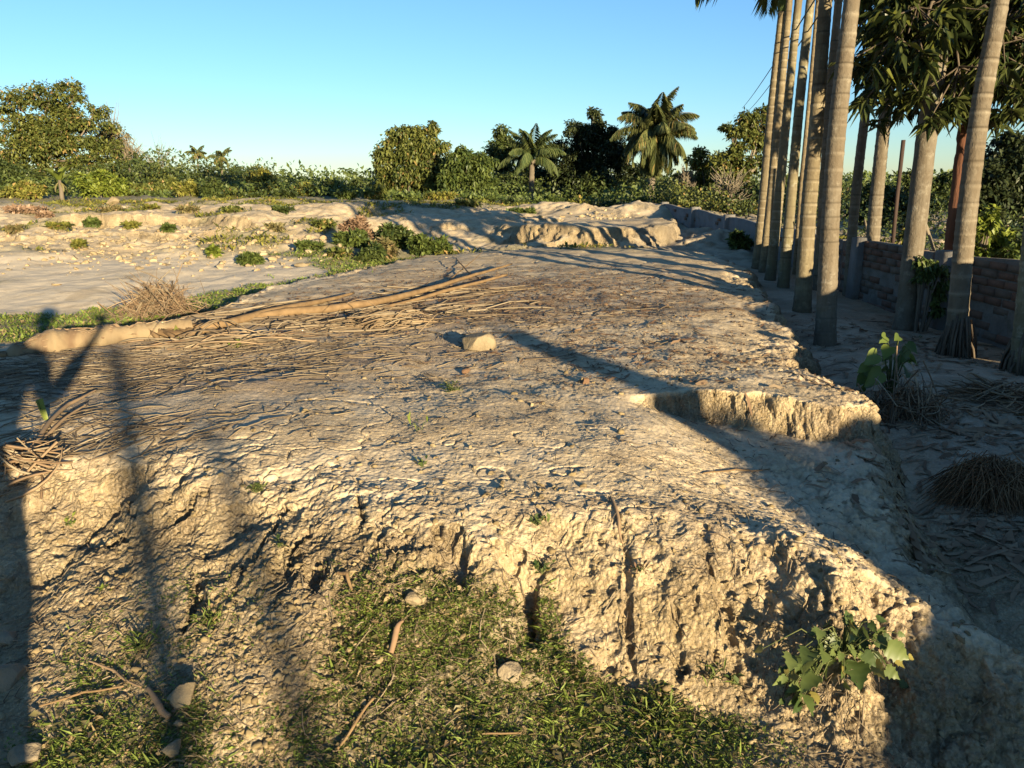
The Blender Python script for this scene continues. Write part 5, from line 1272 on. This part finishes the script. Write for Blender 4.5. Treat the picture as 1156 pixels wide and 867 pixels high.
_t = (1 + 5 ** 0.5) / 2
def clods(name, label, regs, mat, size):
    V0 = []
    import bmesh
    bm = bmesh.new(); bmesh.ops.create_icosphere(bm, subdivisions=2, radius=1.0)
    B = np.array([v.co[:] for v in bm.verts]); T0 = np.array([[v.index for v in f.verts] for f in bm.faces]); bm.free()
    g = Geo()
    for (n, cpix, rx, ry) in regs:
        c = hit(*cpix)
        for i in range(n):
            x = c[0] + rng.normal(0, rx * 0.5); y = c[1] + rng.normal(0, ry * 0.5); s = size[0] + (size[1] - size[0]) * rng.random() ** 4
            V = B.copy()
            for k_ in range(6):
                nn = rand_dirs(1)[0]; V = V - np.maximum(V @ nn - rng.uniform(0.2, 0.6), 0)[:, None] * nn
            V = V * s * np.array([1, rng.uniform(0.6, 1), rng.uniform(0.5, 0.8)]); a = rng.uniform(0, 6.28)
            V = np.stack([V[:, 0] * math.cos(a) - V[:, 1] * math.sin(a), V[:, 0] * math.sin(a) + V[:, 1] * math.cos(a), V[:, 2]], -1)
            g.add(V * 1.3 + 0.12 * s * rng.standard_normal(V.shape) * 0.5 + [x, y, gz(x, y) + s * 0.05], None, T0)
    return tag(g.build(name, mat, None, False), label, 'gravel', None, 'stuff')
m_clod = island_mat('earth_crumb', [(0.17, 0.125, 0.065), (0.25, 0.19, 0.10), (0.33, 0.26, 0.15)], 0.95, 25, 0.4)
clods('earth_crumbs', 'crumbled earth and gravel at the foot of the mound and in the grass',
      [(1500, (290, 740), 0.4, 0.4), (260, (40, 760), 0.3, 0.4), (240, (700, 780), 0.6, 0.25), (200, (470, 720), 0.9, 0.4), (160, (1080, 830), 0.3, 0.3), (500, (120, 640), 0.8, 0.45), (500, (850, 700), 0.6, 0.5), (600, (560, 590), 1.6, 0.5)], m_clod, (0.0025, 0.017))
clods('earth_crumbs', 'scattered crumbs over the mound top', [(500, (560, 450), 2.4, 1.6), (260, (620, 350), 2.4, 2.5)], m_clod, (0.004, 0.02))
m_rubble = island_mat('earth_rubble', [(0.24, 0.18, 0.10), (0.34, 0.265, 0.155), (0.42, 0.34, 0.215)], 0.95, 12, 0.5)
clods('rubble', 'pale earth rubble littering the sandy slope at the left', [(900, (180, 280), 3.2, 2.6), (600, (300, 278), 2.2, 2.0), (500, (60, 272), 3.0, 2.8), (260, (690, 247), 1.6, 1.0)], m_rubble, (0.008, 0.075))

m_grass = leaf_mat('short_grass', (0.06, 0.095, 0.018), (0.26, 0.32, 0.066), (0.32, 0.24, 0.12), 0.17, 4.0, 0.35, 0.5)
def strew(name, label, n, box, field, L, ratio, up, mat, thr=0.35, clump=9.0, lift=0.0, soft=False):
    x = rng.uniform(box[0], box[1], n * 4); y = rng.uniform(box[2], box[3], n * 4)
    I = [gi(a, b) for a, b in zip(x, y)]
    fv = np.array([field[i, min(j, NR - 1)] for i, j, r in I])
    cl = fbm2(x * clump, y * clump, 3, 77) * 0.9 + 0.4 * noise2(x * 2.3, y * 2.3, 78) + 0.25 * noise2(x * clump * 3, y * clump * 3, 79)
    keep = (rng.random(n * 4) < np.clip(fv * 1.7, 0, 1) * (0.22 + 0.78 * sstep(-0.4, 0.15, cl))) & (fv > 0.03) if soft else (fv + 0.55 * cl) > thr + 0.35 * rng.random(n * 4)
    x, y = x[keep][:n], y[keep][:n]; z = gzs(x, y)
    m = len(x); a = rng.uniform(0, 2 * math.pi, m); Ls = rng.uniform(L[0], L[1], m) * (0.45 + 0.9 * rng.random(m) ** 1.5 + 0.5 * np.clip(noise2(x * 6, y * 6, 80), 0, 1))
    d = np.stack([np.cos(a), np.sin(a), rng.uniform(up[0], up[1], m)], -1)
    nr = np.stack([-np.cos(a) * 0.6, -np.sin(a) * 0.6, np.full(m, 0.9)], -1) + 0.4 * rng.standard_normal((m, 3))
    g = Geo(); g.leaves(np.stack([x, y, z - 0.002 + lift * rng.random(m)], -1), d, nr, Ls, Ls * ratio, 0.12, 0.12)
    return tag(g.build(name, mat), label, 'grass', None, 'stuff')
strew('grass', 'short creeping grass and weeds covering the hollow at the foot of the mound', 120000, (-1.9, 1.1, 1.45, 3.0), gr_front, (0.006, 0.016), 0.42, (-0.1, 0.8), m_grass, 0.36, 6, 0.008, True)
strew('grass', 'longer grass blades among the creeping weeds at the foot of the mound', 14000, (-1.9, 1.1, 1.45, 2.9), gr_front, (0.016, 0.050), 0.11, (0.0, 1.1), m_grass, 0.55, 4, 0.0, True)
strew('grass', 'round leaved weeds and dead leaf bits in the grass at the foot of the mound', 5000, (-1.9, 1.1, 1.45, 2.9), gr_front, (0.014, 0.028), 0.6, (-0.1, 0.5), LM['dusty'], 0.55, 5, 0.012, True)
strew('grass', 'strip of short grass left of the mound', 26000, (-8.5, -1.2, 6.3, 13.5), gr_left, (0.03, 0.06), 0.3, (0.3, 1.5), m_grass, 0.5, 2, 0.01)
strew('grass', 'thin weeds scattered over the far banks', 26000, (-17, 5, 12.5, 26), gr_far, (0.05, 0.13), 0.32, (0.3, 1.6), LM['yellow'], 0.62, 1.0, 0.03)
strew('grass', 'weeds in the shade below the palms', 5000, (2.4, 5.2, 2.0, 9.0), gr_right + 0.2, (0.03, 0.07), 0.3, (0.3, 1.4), LM['dark'], 0.75, 2.5, 0.02)

# ------------------------------------------------------------------ small plants on the mound
def lobed(g, c, d, nrm, L, lobes=3, cup=0.12):
    """one broad leaf with a toothed outline, cupped along its midrib"""
    d = d / np.linalg.norm(d); s = np.cross(d, nrm); s /= np.linalg.norm(s) + 1e-9; up = np.cross(s, d)
    prof = [(0.0, 0.06), (-0.10, 0.22), (-0.04, 0.36), (0.08, 0.40), (0.14, 0.54), (0.24, 0.40), (0.33, 0.38), (0.44, 0.50), (0.50, 0.31), (0.60, 0.27), (0.66, 0.30), (0.76, 0.15), (0.88, 0.09), (1.0, 0.0)] if lobes == 3 else [(-0.08, 0.14), (-0.10, 0.30), (0.05, 0.44), (0.25, 0.48), (0.45, 0.42), (0.65, 0.28), (0.82, 0.13), (1.0, 0.0)]
    pr = np.array(prof); k_ = len(pr)
    t_, w_ = pr[:, 0], pr[:, 1]
    mid = c + d * (np.maximum(t_, 0.0) * L)[:, None] - np.array([0, 0, 1.0]) * (0.25 * L * t_ ** 2)[:, None]
    base = c + d * (t_ * L)[:, None] - np.array([0, 0, 1.0]) * (0.25 * L * t_ ** 2)[:, None]
    a = base + s * (w_ * L)[:, None] + up * (cup * w_ * L * 2)[:, None] + 0.012 * L * rng.standard_normal((k_, 3))
    b_ = base - s * (w_ * L)[:, None] + up * (cup * w_ * L * 2)[:, None] + 0.012 * L * rng.standard_normal((k_, 3))
    V = np.concatenate([a, mid, b_])
    Q_ = [[i, i + 1, k_ + i + 1, k_ + i] for i in range(k_ - 1)] + [[k_ + i, k_ + i + 1, 2 * k_ + i + 1, 2 * k_ + i] for i in range(k_ - 1)]
    g.add(V, Q_)
def leafy_plant(label, pix, leaves_uv, L, mat, lobes, Yoff, stem_r=0.004, jit=0.35):
    """leaf positions traced as pixels, standing off the slope by Yoff"""
    b0 = hit(*pix); th = empty('leafy_plant', b0, label, 'plant'); g = Geo(); gs = Geo()
    for (u, v, sc) in leaves_uv:
        yy2 = b0[1] - rng.uniform(*Yoff); c = at_y(u, v, yy2); zz = gz(c[0], c[1]) + 0.015
        if c[2] < zz: c[2] = zz
        c = c - b0; m_ = c * 0.55 + np.array([0, 0, 0.25 * np.linalg.norm(c)])
        gs.tube([[0, 0, -0.02], m_, c], [stem_r, stem_r * 0.7, stem_r * 0.35], 5, False)
        a = math.atan2(c[1], c[0]) + rng.normal(0, 0.6); d = np.array([math.cos(a), math.sin(a) - 0.35, rng.uniform(-0.75, 0.1)])
        nrm = np.array([0.15, -0.75, 0.75]) + jit * rng.standard_normal(3)
        lobed(g, c, d, nrm, L * sc, lobes)
    gs.build('stem', m_stemg, th); g.build('foliage', mat, th)
m_stemg = bark_mat('green_stem', (0.06, 0.08, 0.025), (0.14, 0.14, 0.06), None, 20, (1, 1, 1), 0.1)
m_pl = leaf_mat('vine_leaf', (0.028, 0.055, 0.014), (0.15, 0.185, 0.055), (0.22, 0.19, 0.05), 0.07, 9, 0.3, 0.45)
m_pl2 = leaf_mat('broad_leaf', (0.045, 0.075, 0.015), (0.15, 0.19, 0.04), None, 0, 5, 0.35, 0.4)
LV = [(895, 740, 1.1), (915, 735, 1.2), (925, 722, 0.9), (945, 720, 1.0), (960, 705, 0.9), (975, 715, 1.0), (990, 712, 1.2), (1002, 730, 1.3), (985, 735, 1.0), (965, 760, 1.5), (940, 745, 1.2), (920, 762, 1.2), (908, 785, 1.1), (930, 780, 1.1), (905, 805, 1.2), (925, 800, 0.9), (898, 760, 1.0), (955, 735, 1.0), (1000, 755, 0.8), (935, 705, 0.8), (958, 692, 0.6), (978, 752, 1.1), (886, 765, 0.8), (970, 728, 1.0), (912, 752, 0.9), (948, 768, 0.9), (1008, 742, 0.8), (930, 735, 1.0), (990, 722, 0.8), (902, 795, 0.8)]
LV = LV + [(u + rng.normal(0, 11), v + rng.normal(0, 11), s_ * rng.uniform(0.45, 0.9)) for u, v, s_ in LV] + [(u + rng.normal(0, 16), v + rng.normal(0, 14), s_ * 0.5) for u, v, s_ in LV]
leafy_plant('green vine with broad toothed leaves hanging on the lower right of the front face', (950, 742), LV, 0.056, m_pl, 3, (-0.03, 0.10), 0.0028, 0.5)
LV2 = [(982, 412, 1.0), (990, 400, 1.2), (1005, 392, 1.1), (1018, 395, 1.0), (1028, 405, 1.0), (1000, 380, 0.8), (1015, 380, 0.7), (995, 420, 1.3), (1025, 420, 0.9), (978, 425, 1.0), (1010, 408, 1.1), (986, 432, 0.9), (1024, 388, 0.9), (998, 408, 1.0)]
leafy_plant('lit broad leaved plant growing out of the shaded gully beside the lit block', (1005, 446), LV2 + [(u + rng.normal(0, 9), v + rng.normal(0, 9), s_ * 0.6) for u, v, s_ in LV2], 0.10, m_pl2, 0, (-0.1, 0.22), 0.006)

def tuft(label, pix, n, L, mat, wide=0.45, up=(0.3, 1.6)):
    c = hit(*pix); th = empty('weed', c, label, 'weed'); g = Geo(); gs = Geo()
    a = rng.uniform(0, 6.28, n); d = np.stack([np.cos(a), np.sin(a), rng.uniform(up[0], up[1], n)], -1); nr = np.stack([-np.cos(a), -np.sin(a), np.full(n, 1.0)], -1) + 0.3 * rng.standard_normal((n, 3))
    st = rng.standard_normal((n, 3)) * L * 0.5; st[:, 2] = np.abs(st[:, 2]) * 0.9
    Ls = L * rng.uniform(0.6, 1.2, n); g.leaves(st, d, nr, Ls, Ls * wide, 0.15, 0.15)
    for q in st[:: 2]: gs.tube([[0, 0, -0.01], q * 0.6 + [0, 0, 0.3 * L], q], [0.0022, 0.0018, 0.001], 4, False)
    gs.build('stems', m_stemg, th); g.build('foliage', mat, th)
tuft('small green weed above the dark hole in the front face', (606, 594), 26, 0.032, m_pl)
tuft('small dull weed at the mouth of the second hole in the front face', (612, 645), 26, 0.035, m_pl)
tuft('flat weed tuft in the middle of the mound top', (510, 443), 40, 0.045, m_pl, 0.3, (0.2, 0.9))
tuft('single upright light shoot on the mound top left of the middle', (475, 486), 5, 0.06, LM['bright'], 0.22, (1.5, 3))
tuft('tiny bright seedling high on the left of the front face', (82, 598), 12, 0.028, LM['bright'])
tuft('tiny bright seedling low on the left of the front face', (114, 668), 12, 0.026, LM['bright'])
tuft('little green seedling between the two shadow stripes on the face', (316, 617), 14, 0.03, m_pl)
tuft('fine grass tuft on the face right of the darker shadow stripe', (290, 557), 60, 0.035, m_grass, 0.14)
tuft('small seedling at the edge of the mound top in the middle', (477, 528), 12, 0.032, m_pl)
tuft('dark withered tuft on the right part of the front face', (720, 650), 24, 0.03, m_red, 0.3)
tuft('green seedling near the lower right grass edge under the vine', (826, 772), 16, 0.035, m_pl)
tuft('withered weed with dark stems left of the vine', (800, 768), 20, 0.045, m_grass, 0.15)
tuft('thick grass bunch in the lower right of the grass', (745, 815), 70, 0.055, m_grass, 0.16)
tuft('light green weed beside the dry strips on the mound top', (268, 393), 20, 0.05, LM['bright'])
tuft('tall bright grass bunch in the lower left of the grass', (160, 735), 60, 0.055, m_grass, 0.13)
tuft('grass bunch at the right border of the lower left grass', (238, 706), 80, 0.04, m_grass, 0.16)
tuft('tiny red tipped weed on the gully edge beside the lit block', (1026, 463), 26, 0.05, LM['dusty'], 0.35)

def leaf_scrap():
    c = hit(50, 474); th = empty('leaf_scrap', c, 'torn yellow green piece of banana leaf standing upright among the straw at left', 'leaf')
    V = [(-0.03, 0, 0.10), (0.01, 0, 0.115), (0.03, -0.01, 0.0), (0.005, -0.01, -0.015), (-0.012, -0.012, 0.11), (0.016, -0.02, -0.01)]
    g = Geo(); g.add(V, [[0, 4, 5, 3], [4, 1, 2, 5]]); g.build('blade', LM['bright'], th)
    gm = Geo(); gm.tube([[-0.012, -0.012, 0.11], [0.016, -0.02, -0.012]], [0.002, 0.003], 5); gm.build('midrib', m_stemg, th)
leaf_scrap()

# ------------------------------------------------------------------ the photographer, whose shadow lies over the left of the picture
def skin(name, V, E, Rr, mat, parent, sub=2):
    me = bpy.data.meshes.new(name); me.from_pydata([tuple(v) for v in V], E, []); me.materials.append(mat)
    o = obj(name, me, parent); md = o.modifiers.new('skin', 'SKIN'); md.use_smooth_shade = True
    lay = me.skin_vertices[0].data if me.skin_vertices else None
    if lay is None:
        bpy.context.view_layer.objects.active = o; o.select_set(True); bpy.ops.mesh.customdata_skin_add(); lay = me.skin_vertices[0].data
    for i, r in enumerate(Rr):
        lay[i].radius = (r, r) if np.isscalar(r) else r; lay[i].use_root = (i == 0)
    s = o.modifiers.new('sub', 'SUBSURF'); s.levels = sub; s.render_levels = sub
    return o
def photographer(px, py):
    z0 = gz(px, py)
    m_sk = bark_mat('skin', (0.20, 0.115, 0.075), (0.27, 0.16, 0.105), None, 8, (1, 1, 1), 0.02); m_sh = bark_mat('shirt_cloth', (0.10, 0.13, 0.19), (0.14, 0.17, 0.24), None, 9, (1, 1, 1), 0.1)
    m_tr = bark_mat('trouser_cloth', (0.05, 0.05, 0.055), (0.08, 0.08, 0.085), None, 9, (1, 1, 1), 0.1); m_ha = bark_mat('black_hair', (0.012, 0.010, 0.009), (0.03, 0.026, 0.022), None, 40, (1, 1, 1), 0.3)
    th = empty('person', (px, py, z0), 'photographer in a shirt and dark trousers holding up a phone, seen only as shadow', 'person')
    hx, hy, hz = -px + 0.01, -py - 0.085, CAMZ - z0 - 0.04     # where the right hand holds the phone
    V = [(0, 0, 0.95), (0, 0, 1.12), (0, 0, 1.32), (0, 0.01, 1.45), (0, 0.02, 1.52), (0, 0.03, 1.60), (0, 0.035, 1.69),
         (0.11, 0, 0.88), (0.19, 0.02, 0.48), (0.26, 0, 0.09), (0.28, 0.13, 0.035), (-0.10, 0, 0.88), (-0.11, 0.02, 0.48), (-0.12, 0, 0.09), (-0.13, 0.13, 0.035),
         (0.18, 0, 1.40), (0.27, 0.06, 1.22), (hx - 0.03, hy - 0.07, hz - 0.08), (hx, hy - 0.01, hz), (-0.18, 0, 1.40), (-0.23, -0.01, 1.12), (-0.24, 0.06, 0.88), (-0.24, 0.08, 0.80)]
    E = [(0, 1), (1, 2), (2, 3), (3, 4), (4, 5), (5, 6), (0, 7), (7, 8), (8, 9), (9, 10), (0, 11), (11, 12), (12, 13), (13, 14), (3, 15), (15, 16), (16, 17), (17, 18), (3, 19), (19, 20), (20, 21), (21, 22)]
    Rr = [(0.15, 0.11), (0.14, 0.10), (0.155, 0.105), (0.10, 0.08), 0.055, (0.075, 0.095), (0.07, 0.085), 0.085, 0.058, 0.042, (0.045, 0.03), 0.085, 0.058, 0.042, (0.045, 0.03), 0.06, 0.045, 0.028, (0.03, 0.018), 0.06, 0.045, 0.028, (0.03, 0.018)]
    for base, sgn in ((18, 1), (22, -1)):
        c = np.array(V[base])
        for k_, (dx, dz, L) in enumerate([(-0.03, 0.02, 0.07), (-0.011, 0.03, 0.078), (0.009, 0.028, 0.074), (0.027, 0.018, 0.06)]):
            i = len(V); V += [tuple(c + [dx, 0.01, dz * sgn]), tuple(c + [dx * 1.1, 0.03, (dz + L * 0.6) * sgn]), tuple(c + [dx * 1.1 - sgn * 0.006, 0.022, (dz + L) * sgn])]; E += [(base, i), (i, i + 1), (i + 1, i + 2)]; Rr += [0.010, 0.009, 0.007]
        i = len(V); V += [tuple(c + [-sgn * 0.04, 0.005, -0.005]), tuple(c + [-sgn * 0.055, 0.02, 0.03])]; E += [(base, i), (i, i + 1)]; Rr += [0.012, 0.009]
    skin('body', V, E, Rr, m_sk, th)
    # clothing follows the same joints, a little wider
    sv = [(0, 0, 0.86), V[1], V[2], V[3], V[15], V[16], tuple(np.array(V[16]) * 0.35 + np.array(V[17]) * 0.65), V[19], V[20], tuple(np.array(V[20]) * 0.35 + np.array(V[21]) * 0.65)]
    skin('shirt', sv, [(0, 1), (1, 2), (2, 3), (3, 4), (4, 5), (5, 6), (3, 7), (7, 8), (8, 9)], [(0.175, 0.135), (0.165, 0.125), (0.175, 0.125), (0.115, 0.095), 0.08, 0.062, 0.048, 0.08, 0.062, 0.048], m_sh, th)
    tv = [V[0], V[7], V[8], (0.255, 0, 0.12), V[11], V[12], (-0.12, 0, 0.12)]
    skin('trousers', tv, [(0, 1), (1, 2), (2, 3), (0, 4), (4, 5), (5, 6)], [(0.165, 0.125), 0.105, 0.082, 0.07, 0.105, 0.082, 0.07], m_tr, th)
    skin('hair', [(0, 0.005, 1.71), (0, -0.02, 1.66), (0, 0.05, 1.745)], [(0, 1), (0, 2)], [(0.082, 0.09), (0.07, 0.06), (0.06, 0.04)], m_ha, th)
    for s_ in (-1, 1):
        ge = Geo(); ge.tube([[s_ * 0.03, 0.118, 1.645], [s_ * 0.03, 0.126, 1.645]], [0.011, 0.004], 8); ge.build('eye', m_wire, th, True)
        ga = Geo(); ga.tube([[s_ * 0.078, 0.03, 1.66], [s_ * 0.09, 0.02, 1.64], [s_ * 0.08, 0.03, 1.61]], [0.012, 0.02, 0.01], 7); ga.build('ear', m_sk, th, True)
    gn = Geo(); gn.tube([[0, 0.115, 1.65], [0, 0.14, 1.615], [0, 0.118, 1.605]], [0.008, 0.015, 0.01], 7); gn.build('nose', m_sk, th, True)
    gm = Geo(); gm.tube([[-0.022, 0.113, 1.58], [0, 0.12, 1.578], [0.022, 0.113, 1.58]], [0.004, 0.007, 0.004], 6); gm.build('mouth', m_red, th, True)
    for s_ in (-1, 1):
        gb = Geo(); k_ = 0.14 if s_ > 0 else 0.0; gb.tube([[s_ * 0.12 + k_, -0.07, 0.045], [s_ * 0.125 + k_, 0.03, 0.055], [s_ * 0.132 + k_, 0.13, 0.04], [s_ * 0.135 + k_, 0.18, 0.03]], [0.045, 0.052, 0.048, 0.02], 10); gb.build('shoe', m_wire, th, True)
    g = Geo(); g.box((0, 0, 0), (0.155, 0.008, 0.075), 0, 0.0); o = g.build('phone', m_wire); o.location = (-0.05, -0.045, CAMZ); tag(o, 'dark phone held out level by the photographer', 'phone')
photographer(-0.46, -0.42)
